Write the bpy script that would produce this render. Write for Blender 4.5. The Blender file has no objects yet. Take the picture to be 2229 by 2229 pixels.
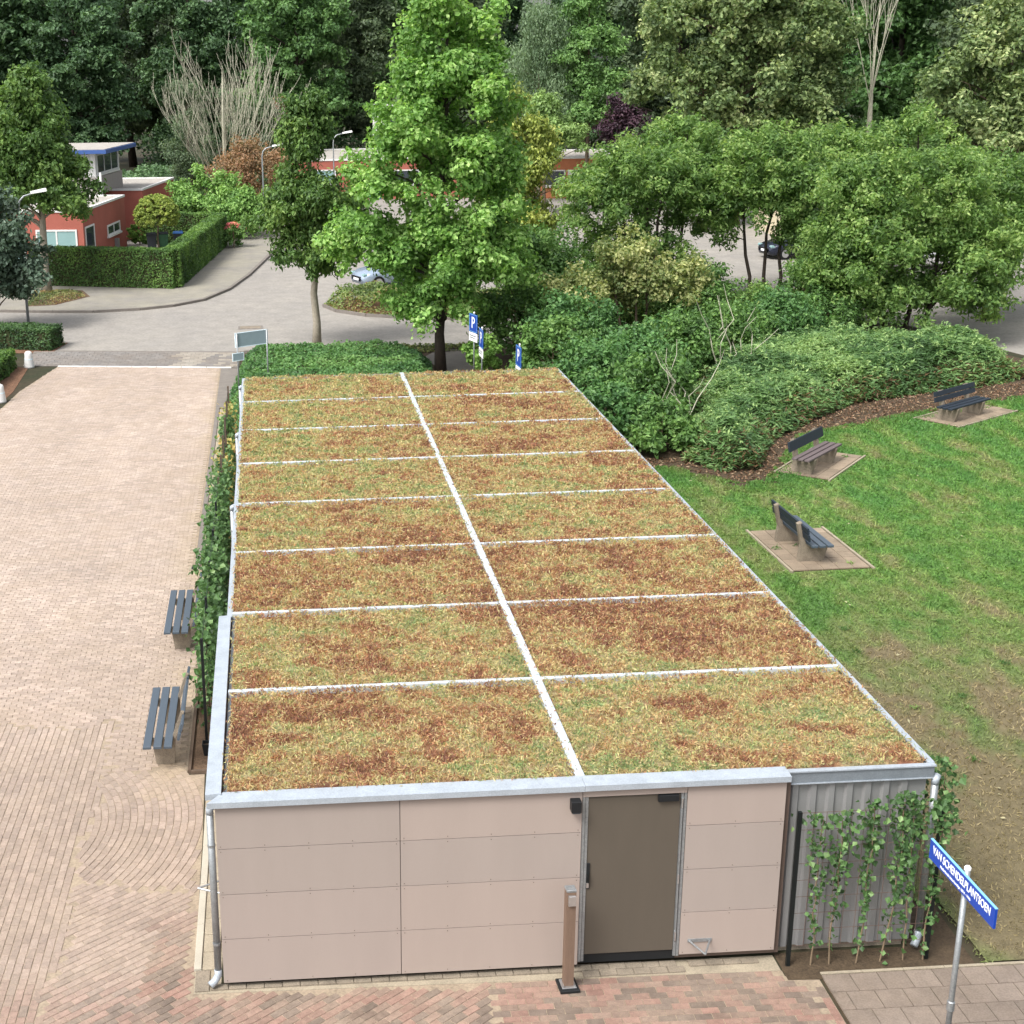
import bpy, math, random
import numpy as np
from mathutils import Matrix, Vector

# ------------------------------------------------------------------ camera, world, sun, exposure
SC = bpy.context.scene
COL = SC.collection
F_PX, IMG = 3127.0, 2229.0
PITCH, YAW, ROLL = 0.30522, 0.05285, -0.02012
CAM = np.array([0.781, -14.674, 10.493])
UX, UY = 764.17, 1109.16
_cp, _sp = math.cos(PITCH), math.sin(PITCH)
_f = np.array([math.sin(YAW)*_cp, math.cos(YAW)*_cp, -_sp])
_r = np.array([math.cos(YAW), -math.sin(YAW), 0.0])
_u = np.cross(_r, _f)
RT = _r*math.cos(ROLL) + _u*math.sin(ROLL)
UP = -_r*math.sin(ROLL) + _u*math.cos(ROLL)
FW = _f
cd = bpy.data.cameras.new('camera')
cam = bpy.data.objects.new('camera', cd); COL.objects.link(cam)
cd.sensor_width = 36.0; cd.sensor_fit = 'HORIZONTAL'
cd.lens = F_PX/IMG*36.0
cd.shift_x = (IMG/2-UX)/IMG; cd.shift_y = (UY-IMG/2)/IMG
cd.clip_end = 1500
cam.matrix_world = Matrix(((RT[0], UP[0], -FW[0], CAM[0]), (RT[1], UP[1], -FW[1], CAM[1]),
                           (RT[2], UP[2], -FW[2], CAM[2]), (0, 0, 0, 1)))
SC.camera = cam

SUN_DIR = Vector((-0.45, -0.40, 0.80)).normalized()      # towards the sun
W = bpy.data.worlds.new('World'); SC.world = W; W.use_nodes = True
nt = W.node_tree; bg = nt.nodes['Background']
sky = nt.nodes.new('ShaderNodeTexSky'); sky.sky_type = 'NISHITA'; sky.sun_disc = False
sky.sun_elevation = math.asin(SUN_DIR.z); sky.sun_rotation = math.atan2(SUN_DIR.x, SUN_DIR.y)
sky.dust_density = 4.0; sky.air_density = 1.0; sky.ozone_density = 1.0
hs = nt.nodes.new('ShaderNodeHueSaturation'); hs.inputs['Saturation'].default_value = 0.3   # cloud-covered sky: nearly white
nt.links.new(sky.outputs[0], hs.inputs['Color']); nt.links.new(hs.outputs[0], bg.inputs[0])
bg.inputs[1].default_value = 0.125
sl = bpy.data.lights.new('sun', 'SUN'); sl.energy = 1.5; sl.angle = math.radians(20); sl.color = (1.0, 0.97, 0.92)
so = bpy.data.objects.new('sun', sl); COL.objects.link(so)
so.rotation_euler = SUN_DIR.to_track_quat('Z', 'Y').to_euler()
so.location = (0, 0, 40)
SC.view_settings.view_transform = 'Standard'; SC.view_settings.look = 'None'
SC.view_settings.exposure = 1.22; SC.view_settings.gamma = 1.0
SC.view_settings.use_curve_mapping = False

R = random.Random(7)
G = np.random.default_rng(11)

# ------------------------------------------------------------------ helpers
def proj(X):
    v = np.asarray(X, float) - CAM; z = v @ FW
    return UX + F_PX*(v @ RT)/z, UY - F_PX*(v @ UP)/z

def _h(ix, iy, s):
    n = (ix.astype(np.int64)*374761393 + iy.astype(np.int64)*668265263 + s*974634) & 0x7fffffff
    n = (n ^ (n >> 13))*1274126177 & 0x7fffffff
    return ((n ^ (n >> 16)) & 0xffff)/65535.0

def vn(x, y, s=0):
    x = np.asarray(x, float); y = np.asarray(y, float)
    ix = np.floor(x); iy = np.floor(y); fx = x-ix; fy = y-iy
    fx = fx*fx*(3-2*fx); fy = fy*fy*(3-2*fy)
    a = _h(ix, iy, s); b = _h(ix+1, iy, s); c = _h(ix, iy+1, s); d = _h(ix+1, iy+1, s)
    return (a*(1-fx)+b*fx)*(1-fy)+(c*(1-fx)+d*fx)*fy

def fbm(x, y, s=0, o=4):
    t = 0; w = .5; tot = 0
    for k in range(o):
        t = t+w*vn(x*2**k, y*2**k, s+k*17); tot += w; w *= .5
    return t/tot

def srgb(r, g, b):
    f = lambda c: (c/255/12.92 if c/255 <= .04045 else ((c/255+.055)/1.055)**2.4)
    return (f(r), f(g), f(b))

MATS = {}
def M(name, col, rough=.75, var=.12, scale=4., fine=60., bump=.0, metal=0., spec=.3, col2=None, attr=None, objcol=False,
      sand=None, sand_scale=.7, sand_amt=.0, stretch=None):
    if name in MATS: return MATS[name]
    m = bpy.data.materials.new(name); m.use_nodes = True; n = m.node_tree.nodes; l = m.node_tree.links
    p = n['Principled BSDF']; p.inputs['Roughness'].default_value = rough; p.inputs['Metallic'].default_value = metal
    p.inputs['Specular IOR Level'].default_value = spec
    tc = n.new('ShaderNodeTexCoord'); vec = tc.outputs['Object']
    if objcol:
        geo = n.new('ShaderNodeNewGeometry'); vec = geo.outputs['Position']
    if stretch:
        mp = n.new('ShaderNodeMapping'); mp.inputs['Scale'].default_value = stretch; l.new(vec, mp.inputs[0]); vec = mp.outputs[0]
    n1 = n.new('ShaderNodeTexNoise'); n1.inputs['Scale'].default_value = scale; n1.inputs['Detail'].default_value = 6; n1.inputs['Roughness'].default_value = .65
    n2 = n.new('ShaderNodeTexNoise'); n2.inputs['Scale'].default_value = fine; n2.inputs['Detail'].default_value = 3
    l.new(vec, n1.inputs['Vector']); l.new(vec, n2.inputs['Vector'])
    if attr:
        a = n.new('ShaderNodeAttribute'); a.attribute_name = attr; base = a.outputs['Color']
    elif objcol:
        a = n.new('ShaderNodeObjectInfo'); base = a.outputs['Color']
    elif col2:
        r = n.new('ShaderNodeValToRGB'); r.color_ramp.elements[0].position = .38; r.color_ramp.elements[1].position = .62
        r.color_ramp.elements[0].color = (*col, 1); r.color_ramp.elements[1].color = (*col2, 1); l.new(n1.outputs['Fac'], r.inputs[0]); base = r.outputs[0]
    else:
        a = n.new('ShaderNodeRGB'); a.outputs[0].default_value = (*col, 1); base = a.outputs[0]
    if sand:
        n3 = n.new('ShaderNodeTexNoise'); n3.inputs['Scale'].default_value = sand_scale; n3.inputs['Detail'].default_value = 7; n3.inputs['Roughness'].default_value = .7
        l.new(vec, n3.inputs['Vector'])
        mr = n.new('ShaderNodeMapRange'); mr.inputs[1].default_value = .35; mr.inputs[2].default_value = .7; mr.inputs[3].default_value = 0; mr.inputs[4].default_value = sand_amt
        l.new(n3.outputs['Fac'], mr.inputs[0])
        mx = n.new('ShaderNodeMix'); mx.data_type = 'RGBA'; l.new(mr.outputs[0], mx.inputs['Factor']); l.new(base, mx.inputs['A']); mx.inputs['B'].default_value = (*sand, 1)
        base = mx.outputs['Result']
    ad = n.new('ShaderNodeMath'); ad.operation = 'ADD'; l.new(n1.outputs['Fac'], ad.inputs[0]); l.new(n2.outputs['Fac'], ad.inputs[1])
    mr2 = n.new('ShaderNodeMapRange'); mr2.inputs[1].default_value = .6; mr2.inputs[2].default_value = 1.4; mr2.inputs[3].default_value = 1-var*1.5; mr2.inputs[4].default_value = 1+var*1.5
    l.new(ad.outputs[0], mr2.inputs[0])
    vm = n.new('ShaderNodeVectorMath'); vm.operation = 'SCALE'; l.new(base, vm.inputs[0]); l.new(mr2.outputs[0], vm.inputs['Scale'])
    l.new(vm.outputs[0], p.inputs['Base Color'])
    if bump:
        b = n.new('ShaderNodeBump'); b.inputs['Strength'].default_value = bump; b.inputs['Distance'].default_value = .02
        l.new(ad.outputs[0], b.inputs['Height']); l.new(b.outputs[0], p.inputs['Normal'])
    MATS[name] = m
    return m

def leafmat(name, trans=.35, rough=.5, spec=.35):
    if name in MATS: return MATS[name]
    m = bpy.data.materials.new(name); m.use_nodes = True; n = m.node_tree.nodes; l = m.node_tree.links
    p = n['Principled BSDF']; p.inputs['Roughness'].default_value = rough; p.inputs['Specular IOR Level'].default_value = spec
    a = n.new('ShaderNodeAttribute'); a.attribute_name = 'Col'
    t = n.new('ShaderNodeBsdfTranslucent'); mx = n.new('ShaderNodeMixShader'); mx.inputs[0].default_value = trans
    l.new(a.outputs['Color'], p.inputs['Base Color'])
    sc = n.new('ShaderNodeVectorMath'); sc.operation = 'MULTIPLY'; sc.inputs[1].default_value = (1.25, 1.3, .7)
    l.new(a.outputs['Color'], sc.inputs[0]); l.new(sc.outputs[0], t.inputs['Color'])
    l.new(p.outputs[0], mx.inputs[1]); l.new(t.outputs[0], mx.inputs[2]); l.new(mx.outputs[0], n['Material Output'].inputs[0])
    MATS[name] = m
    return m

def glassmat(name, col=(.03, .04, .05), rough=.08):
    if name in MATS: return MATS[name]
    m = M(name, col, rough=rough, var=.03, spec=.6); return m

def link(name, me, mat=None, parent=None):
    o = bpy.data.objects.new(name, me); COL.objects.link(o)
    if mat is not None and not me.materials: me.materials.append(mat)
    if parent is not None: o.parent = parent
    return o

def mesh_np(name, V, F, col=None, smooth=False):
    """V (n,3), F (m,k) all faces k-gons, col (n,3) per point"""
    V = np.ascontiguousarray(V, np.float32); F = np.ascontiguousarray(F, np.int32)
    me = bpy.data.meshes.new(name); k = F.shape[1]
    me.vertices.add(len(V)); me.vertices.foreach_set('co', V.ravel())
    me.loops.add(F.size); me.loops.foreach_set('vertex_index', F.ravel())
    me.polygons.add(len(F)); me.polygons.foreach_set('loop_start', np.arange(0, F.size, k, dtype=np.int32))
    try: me.polygons.foreach_set('loop_total', np.full(len(F), k, np.int32))
    except Exception: pass
    if col is not None:
        a = me.attributes.new('Col', 'FLOAT_COLOR', 'POINT')
        c = np.ones((len(V), 4), np.float32); c[:, :3] = col; a.data.foreach_set('color', c.ravel())
    me.update(calc_edges=True)
    me.polygons.foreach_set('use_smooth', np.full(len(F), smooth))
    return me

def quads_mesh(name, Q, col=None):
    n = len(Q)
    c = None if col is None else np.repeat(np.asarray(col), 4, axis=0)
    return mesh_np(name, Q.reshape(-1, 3), np.arange(4*n).reshape(n, 4), c)

class MB:
    def __init__(s): s.v = []; s.f = []
    def add(s, v, f):
        b = len(s.v); s.v += [tuple(p) for p in v]; s.f += [tuple(i+b for i in q) for q in f]; return s
    def box(s, x0, x1, y0, y1, z0, z1):
        return s.add([(x0,y0,z0),(x1,y0,z0),(x1,y1,z0),(x0,y1,z0),(x0,y0,z1),(x1,y0,z1),(x1,y1,z1),(x0,y1,z1)],
                     [(0,3,2,1),(4,5,6,7),(0,1,5,4),(1,2,6,5),(2,3,7,6),(3,0,4,7)])
    def bbox(s, x0, x1, y0, y1, z0, z1, c=.01):
        """box with chamfered edges"""
        v = []; 
        for z, i in ((z0, c), (z0+c, 0), (z1-c, 0), (z1, c)):
            for (x, y) in ((x0, y0), (x1, y0), (x1, y1), (x0, y1)):
                sx = 1 if x == x0 else -1; sy = 1 if y == y0 else -1
                v.append((x+sx*(i+c*.0), y+sy*i, z))
        f = [(3, 2, 1, 0), (12, 13, 14, 15)]
        for k in range(3):
            for j in range(4): f.append((k*4+j, k*4+(j+1) % 4, k*4+4+(j+1) % 4, k*4+4+j))
        return s.add(v, f)
    def tube(s, pts, rad, n=8, cap=True):
        pts = [Vector(p) for p in pts]; m = len(pts)
        if not hasattr(rad, '__len__'): rad = [rad]*m
        v = []; f = []; ref = None
        for i, p in enumerate(pts):
            t = (pts[min(i+1, m-1)]-pts[max(i-1, 0)])
            t = t.normalized() if t.length > 1e-9 else Vector((0, 0, 1))
            if ref is None: ref = t.orthogonal().normalized()
            ref = (ref-t*ref.dot(t)); ref = ref.normalized() if ref.length > 1e-6 else t.orthogonal().normalized()
            b = t.cross(ref)
            for k in range(n):
                a = 2*math.pi*k/n; v.append(p+(ref*math.cos(a)+b*math.sin(a))*rad[i])
        for i in range(m-1):
            for k in range(n): f.append((i*n+k, i*n+(k+1) % n, (i+1)*n+(k+1) % n, (i+1)*n+k))
        if cap: f.append(tuple(range(n-1, -1, -1))); f.append(tuple((m-1)*n+k for k in range(n)))
        return s.add(v, f)
    def prism(s, poly, z0, z1):
        n = len(poly)
        return s.add([(p[0], p[1], z0) for p in poly]+[(p[0], p[1], z1) for p in poly],
                     [tuple(range(n-1, -1, -1)), tuple(range(n, 2*n))]+[(i, (i+1) % n, n+(i+1) % n, n+i) for i in range(n)])
    def lathe(s, c, prof, n=14):
        v = []; f = []
        for r, z in prof:
            for k in range(n): a = 2*math.pi*k/n; v.append((c[0]+r*math.cos(a), c[1]+r*math.sin(a), c[2]+z))
        for i in range(len(prof)-1):
            for k in range(n): f.append((i*n+k, i*n+(k+1) % n, (i+1)*n+(k+1) % n, (i+1)*n+k))
        f.append(tuple(range(n-1, -1, -1))); f.append(tuple((len(prof)-1)*n+k for k in range(n)))
        return s.add(v, f)
    def build(s, name, mat, parent=None, smooth=False):
        me = bpy.data.meshes.new(name); me.from_pydata(s.v, [], s.f); me.update()
        if smooth: me.polygons.foreach_set('use_smooth', [True]*len(me.polygons))
        return link(name, me, mat, parent)

def tag(o, label=None, cat=None, group=None, kind=None):
    if label: o['label'] = label
    if cat: o['category'] = cat
    if group: o['group'] = group
    if kind: o['kind'] = kind
    return o
def thing(name, label, cat, loc=(0,0,0), rz=0., group=None):
    o = bpy.data.objects.new(name, None); COL.objects.link(o); o.location = loc; o.rotation_euler = (0, 0, rz)
    o.empty_display_size = .2
    return tag(o, label, cat, group)
def struct(o): o['kind'] = 'structure'; return o
def children(o): return [c for c in bpy.data.objects if c.parent == o]
def copy_tree(o, loc=None, rz=None, scale=None, label=None, parent=None):
    c = o.copy(); COL.objects.link(c)
    if parent is not None: c.parent = parent
    if loc is not None: c.location = loc
    if rz is not None: c.rotation_euler = (0, 0, rz)
    if scale is not None: c.scale = (scale,)*3 if not hasattr(scale, '__len__') else scale
    if label: c['label'] = label
    for ch in o.children: copy_tree(ch, parent=c)
    return c
def sheet(name, poly, z, mat, parent=None):
    me = bpy.data.meshes.new(name); me.from_pydata([(p[0], p[1], z) for p in poly], [], [tuple(range(len(poly)))]); me.update()
    return link(name, me, mat, parent)

def inpoly(x, y, poly):
    x = np.asarray(x); y = np.asarray(y); c = np.zeros(x.shape, bool); n = len(poly)
    for i in range(n):
        x1, y1 = poly[i][:2]; x2, y2 = poly[(i+1) % n][:2]
        m = ((y1 > y) != (y2 > y)) & (x < (x2-x1)*(y-y1)/((y2-y1) if y2 != y1 else 1e-9)+x1); c ^= m
    return c
def edge_dist(x, y, poly):
    d = np.full(np.shape(x), 1e9); n = len(poly)
    for i in range(n):
        ax, ay = poly[i][:2]; bx, by = poly[(i+1) % n][:2]; vx, vy = bx-ax, by-ay
        t = np.clip(((x-ax)*vx+(y-ay)*vy)/(vx*vx+vy*vy+1e-12), 0, 1)
        d = np.minimum(d, np.hypot(x-ax-t*vx, y-ay-t*vy))
    return d
def scatter(poly, n):
    xs = [p[0] for p in poly]; ys = [p[1] for p in poly]; out = []
    k = 0
    while k < n:
        x = G.uniform(min(xs), max(xs), n*2); y = G.uniform(min(ys), max(ys), n*2); m = inpoly(x, y, poly)
        out.append(np.stack([x[m], y[m]], 1)); k += m.sum()
    return np.concatenate(out)[:n]
def norm(v): return v/(np.linalg.norm(v, axis=-1, keepdims=True)+1e-9)

def leaves(P, N, L, Wd, T=None, fold=.18):
    n = len(P); N = norm(N)
    if T is None: T = G.normal(size=(n, 3))
    T = norm(T-N*np.sum(T*N, 1, keepdims=True)); B = np.cross(N, T)
    L = np.broadcast_to(np.asarray(L, float), (n,))[:, None]; Wd = np.broadcast_to(np.asarray(Wd, float), (n,))[:, None]
    Q = np.empty((n, 4, 3))
    Q[:, 0] = P-T*L*.5; Q[:, 1] = P+B*Wd*.5+N*Wd*fold-T*L*.06; Q[:, 2] = P+T*L*.5; Q[:, 3] = P-B*Wd*.5+N*Wd*fold-T*L*.06
    return Q

def palette(t, pal, gain=1.45):
    pal = np.asarray(pal); k = np.clip(t, 0, .9999)*(len(pal)-1); i = k.astype(int); f = (k-i)[:, None]
    c = pal[i]*(1-f)+pal[i+1]*f
    if gain: lum = c @ np.array([.25, .65, .10]); c = (c*.86+lum[:, None]*.14)*gain
    return c

def crown_mesh(name, ells, nlobes, lr, nleaf, L, Wd, pal, droop=0., up=.45, inner=.5, flat=.75, weep=0., jit=.22, lowcut=-.55, spray=.8):
    E = np.array(ells, float)
    w = (E[:, 3]*E[:, 4]+E[:, 3]*E[:, 5]+E[:, 4]*E[:, 5]); w /= w.sum()
    E[:, 3:] = np.maximum(E[:, 3:]-.55*lr, E[:, 3:]*.45)
    ie = G.choice(len(E), nlobes, p=w)
    d = norm(G.normal(size=(nlobes, 3))); bad = d[:, 2] < lowcut; d[bad, 2] *= -1
    fr = inner+(1-inner)*np.sqrt(G.uniform(0, 1, nlobes))
    c = E[ie, :3]+d*E[ie, 3:]*fr[:, None]
    ls = lr*G.uniform(.55, 1.35, nlobes)
    tl = G.uniform(0, 1, nlobes)
    il = G.choice(nlobes, nleaf, p=(ls**2)/(ls**2).sum())
    dd = norm(norm(G.normal(size=(nleaf, 3)))+.4*d[il]+np.array([0, 0, .3]))
    rr = G.uniform(.05, 1, nleaf)**.6
    tw = norm(d+G.normal(size=(nlobes, 3))*.5+np.array([0, 0, .25]))      # each lobe is drawn out along its twig
    P = c[il]+dd*(ls[il]*rr)[:, None]*np.array([1, 1, flat])+tw[il]*(ls[il]*G.uniform(-1.1, 1.3, nleaf)*spray)[:, None]
    P[:, 2] = np.maximum(P[:, 2], .04)
    if weep: P[:, 2] -= weep*G.uniform(0, 1, nleaf)**1.5*ls[il]
    N = dd+np.array([0, 0, up])+G.normal(size=(nleaf, 3))*.65
    T = G.normal(size=(nleaf, 3))+np.array([0, 0, -2.2*droop])
    Q = leaves(P, N, L*G.uniform(.7, 1.3, nleaf), Wd*G.uniform(.7, 1.3, nleaf), T)
    t = np.clip(.45*tl[il]+.55*G.uniform(0, 1, nleaf), 0, 1)
    col = palette(t, pal)*(1+jit*G.uniform(-1, 1, (nleaf, 1)))
    return quads_mesh(name, Q, col), c, ls

def limb(mb, a, b, r0, r1, wob=.08, n=5, seg=5):
    a = Vector(a); b = Vector(b); L = (b-a).length; pts = []
    for i in range(seg+1):
        t = i/seg; p = a.lerp(b, t); k = math.sin(math.pi*t)*L*wob
        pts.append(p+Vector((R.uniform(-k, k), R.uniform(-k, k), k*.8)))
    mb.tube(pts, [r0+(r1-r0)*i/seg for i in range(seg+1)], n)

def tree(name, label, cat, loc, ells, trunk, nlobes, lr, nleaf, L, Wd, pal, group=None, bark='bark', limbs=14, leaf='leaf', lean=(0, 0), stems=None, **kw):
    t = thing(name, label, cat, loc, R.uniform(-.1, .1), group)
    me, c, ls = crown_mesh(name+'_crown', ells, nlobes, lr, nleaf, L, Wd, pal, **kw)
    link('crown', me, leafmat(leaf), t)
    mb = MB(); r, h = trunk
    ztop = max(e[2]+.55*e[5] for e in ells)
    ctop = max(ells, key=lambda e: e[2]+e[5])
    tops = stems or [(lean[0], lean[1], 0.)]
    for (lx, ly, off) in tops:
        pts = []; rads = []
        for i in range(9):
            k = i/8; z = -.15+k*(ztop+.15)
            pts.append((off*(1-k)*1.0+lx*k+ctop[0]*k*k*.6+R.uniform(-1, 1)*r*(.5 if len(tops) == 1 else 1.3)*(k > 0), ly*k+R.uniform(-1, 1)*r*.5*(k > 0), z))
            rads.append(r*(1.25 if i == 0 else 1)*(1-.85*k)+.012)
        mb.tube(pts, rads, 8)
        sel = sorted(range(len(c)), key=lambda i: (R.random() if len(tops) == 1 else R.random()*1.2+math.hypot(c[i][0]-lx, c[i][1]-ly)))[:limbs//len(tops)]
        for i in sel:
            z0 = min(max(h*(.85 if len(tops) == 1 else 1.4), c[i][2]-R.uniform(.25, .6)*np.hypot(c[i][0], c[i][1])-.3), ztop*.95); k = (z0+.15)/(ztop+.15)
            j = min(int(k*8), 7); fr = k*8-j
            a = Vector(pts[j]).lerp(Vector(pts[j+1]), fr)
            limb(mb, a, c[i], max(.018, r*(1-.85*k)*.5), .012)
    mb.build('trunk', MATS[bark], t, True)
    return t

# ------------------------------------------------------------------ materials
M('bark', srgb(96, 84, 70), var=.3, scale=6, bump=.4); M('bark_pale', srgb(150, 142, 128), var=.3, scale=6, bump=.4); M('bark_dark', srgb(60, 52, 46), var=.3, scale=6, bump=.4)
M('bark_bare', srgb(172, 170, 150), var=.15, scale=6)
M('zinc', srgb(164, 172, 180), rough=.42, var=.16, scale=5, metal=.2, spec=.5)
M('zinc_strip', srgb(182, 190, 197), rough=.45, var=.12, scale=7, metal=.1)
M('zinc_dull', srgb(140, 148, 156), rough=.5, var=.12, scale=5, metal=.5, spec=.5)
M('galv', srgb(150, 154, 156), rough=.45, var=.18, scale=18, metal=.6)
M('panel', srgb(155, 143, 136), rough=.5, var=.035, scale=1.1, fine=130, stretch=(2.5, 2.5, .5))
M('panel_edge', srgb(92, 78, 70), rough=.7, var=.1)
M('door', srgb(86, 79, 70), rough=.5, var=.05, scale=1.5, fine=150, stretch=(3, 3, .6))
M('corrugated', srgb(138, 138, 138), rough=.45, var=.05, scale=3, metal=.25)
M('black', srgb(28, 30, 32), rough=.5, var=.1); M('black_metal', srgb(30, 34, 34), rough=.4, var=.1, metal=.3)
M('bench_slat', srgb(74, 84, 94), rough=.5, var=.12, scale=9, stretch=(1, 14, 14)); M('bench_dark', srgb(38, 46, 56), rough=.55, var=.2, scale=6, stretch=(2, 14, 14))
M('bench_grey', srgb(98, 88, 88), rough=.8, var=.2, scale=6, stretch=(2, 14, 14))
M('concrete', srgb(150, 140, 122), rough=.9, var=.22, scale=3, bump=.2); M('concrete_old', srgb(128, 118, 104), rough=.9, var=.3, scale=4, bump=.3)
M('soil', srgb(96, 78, 62), rough=1, var=.3, scale=5, fine=40, bump=.6); M('soil_dark', srgb(74, 62, 48), rough=1, var=.3, scale=5, fine=40, bump=.6)
M('bark_mulch', srgb(112, 84, 66), rough=1, var=.35, scale=9, fine=50, bump=.6)
M('road', srgb(136, 132, 127), rough=.9, var=.17, scale=1.6, fine=9, bump=.15, sand=srgb(156, 150, 140), sand_scale=.25, sand_amt=.5)
M('pavement', srgb(128, 124, 118), rough=.9, var=.14, scale=1.6, fine=18, bump=.15, sand=srgb(154, 149, 130), sand_scale=.5, sand_amt=.6)
M('kerb', srgb(118, 112, 106), rough=.9, var=.2, scale=3)
M('kerb_light', srgb(168, 162, 148), rough=.9, var=.12, scale=3)
M('white_paint', srgb(208, 208, 206), rough=.6, var=.06, scale=5)
M('sandbed', srgb(146, 132, 114), rough=1, var=.25, scale=3, fine=30, bump=.2)
M('brick_attr', (1, 1, 1), rough=.9, var=.2, scale=14, fine=90, bump=.25, attr='Col', sand=srgb(156, 140, 124), sand_scale=1.1, sand_amt=.7)
M('brick_obj', (1, 1, 1), rough=.9, var=.2, scale=14, fine=90, bump=.25, objcol=True, sand=srgb(156, 140, 124), sand_scale=1.1, sand_amt=.5)
M('slab_obj', (1, 1, 1), rough=.9, var=.2, scale=3, fine=50, bump=.2, objcol=True, sand=srgb(120, 106, 92), sand_scale=.8, sand_amt=.5)
M('slab_attr', (1, 1, 1), rough=.9, var=.12, scale=2, fine=40, attr='Col')
M('lawn', (1, 1, 1), rough=1, var=.3, scale=6, fine=45, bump=.5, attr='Col')
M('sedum_base', (1, 1, 1), rough=1, var=.3, scale=9, fine=50, bump=.6, attr='Col')
M('red_brick', srgb(154, 90, 78), rough=.9, var=.12, scale=1.2, fine=20); M('gravel', srgb(160, 155, 148), rough=1, var=.25, scale=2.5, fine=20, bump=.3)
M('grey_wall', srgb(150, 144, 140), rough=.9, var=.1); M('blue_paint', srgb(56, 84, 140), rough=.5, var=.05); M('wood_red', srgb(176, 112, 80), rough=.8, var=.15, scale=3)
M('cream', srgb(200, 188, 160), var=.06)
glassmat('glass'); M('glass_pale', srgb(130, 160, 160), rough=.2, var=.1, scale=1.5)
M('sign_blue', srgb(24, 64, 158), rough=.35, var=.03, spec=.5); M('sign_white', srgb(236, 238, 240), rough=.4, var=.02); M('sign_edge', srgb(120, 178, 220), rough=.4, var=.02)
M('sign_grey', srgb(134, 150, 156), rough=.5, var=.06); M('sign_frame', srgb(206, 222, 230), rough=.4, var=.03)
M('text_grey', srgb(90, 94, 100), rough=.6, var=.02)
M('post_wood', srgb(112, 92, 78), rough=.7, var=.15, scale=4, stretch=(8, 8, 1)); M('steel', srgb(190, 190, 190), rough=.3, var=.06, metal=.8)
M('white_plastic', srgb(235, 235, 232), rough=.5, var=.03)
M('rubber', srgb(24, 24, 25), rough=.8, var=.1)
M('twig', srgb(120, 104, 84), rough=.9, var=.2)
M('timber', srgb(92, 78, 66), rough=.9, var=.2, scale=6)
for nm, tr in (('leaf', .35), ('leaf_thin', .45), ('leaf_dark', .2)): leafmat(nm, tr)

# ------------------------------------------------------------------ ground, roads, pavements
me = bpy.data.meshes.new('ground'); me.from_pydata([(-300, -120, 0), (300, -120, 0), (300, 500, 0), (-300, 500, 0)], [], [(0, 1, 2, 3)])
M('ground', srgb(52, 56, 38), rough=1, var=.3, scale=.4, fine=6, col2=srgb(62, 54, 42)); struct(link('ground', me, MATS['ground']))

def cross_y(x): return 35.85-.187*(x+.65)          # white line between plaza and crossing
def road_y(x): return 38.85-.187*(x+.7)
RPOLY = [(-60, 51), (-60, 49.9), (-7.3, 40.0), (-0.4, 38.8), (8.2, 38.6), (12, 40.5), (18, 42.5), (25.6, 40.5), (27.4, 33), (25.5, 20), (60, 20), (60, 100), (3, 100), (-1.5, 90), (-9, 72), (-14, 60)]
struct(sheet('road', RPOLY, .004, MATS['road']))
CROSS = [(-8.3, cross_y(-8.3)), (-.45, cross_y(-.45)), (-.45, road_y(-.45)), (-8.3, road_y(-8.3))]
crossing = struct(sheet('footway_crossing', CROSS, .008, MATS['kerb']))
ca, sa = math.cos(-.185), math.sin(-.185)
csv = [(0, 0), (.288*ca, .288*sa), (.288*ca, .288*sa+.288), (0, .288)]
cme = mesh_np('crossing_slab', np.array([(a, b, 0.) for a, b in csv]+[(a, b, .012) for a, b in csv]), np.array([(4, 5, 6, 7), (0, 1, 5, 4), (1, 2, 6, 5), (2, 3, 7, 6), (3, 0, 4, 7)])); cme.materials.append(MATS['slab_obj'])
for j in range(10):
    for i in range(27):
        lx = i*.3-.15*(j % 2); ly = j*.3
        if lx < 0 or lx+.29 > 7.95 or ly+.29 > 2.95: continue
        pale = (5.2+j*.12 < lx < 6.1+j*.12) or (lx > 7.0 and R.random() < .4) or (4.4 < lx-j*.15 < 5.1 and j > 5)
        b = R.uniform(.9, 1.1); base = srgb(150, 144, 134) if pale else srgb(122, 119, 116)
        o = link('paving_slab', cme, None, crossing); o.location = (-8.3+lx*ca, cross_y(-8.3)+lx*sa+ly+.02, .0085+R.uniform(0, .003)); o.color = (*[c*b for c in base], 1)
for i in range(7):
    x0, x1 = -7.0+i*.9, -7.0+i*.9+.88
    MB().add([(x0, cross_y(x0)-.07, .008), (x1, cross_y(x1)-.07, .008), (x1, cross_y(x1)+.05, .008), (x0, cross_y(x0)+.05, .008),
            (x0, cross_y(x0)-.07, .03), (x1, cross_y(x1)-.07, .03), (x1, cross_y(x1)+.05, .03), (x0, cross_y(x0)+.05, .03)],
           [(0, 3, 2, 1), (4, 5, 6, 7), (0, 1, 5, 4), (1, 2, 6, 5), (2, 3, 7, 6), (3, 0, 4, 7)]).build('white_stone', MATS['white_paint'], crossing)

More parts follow.
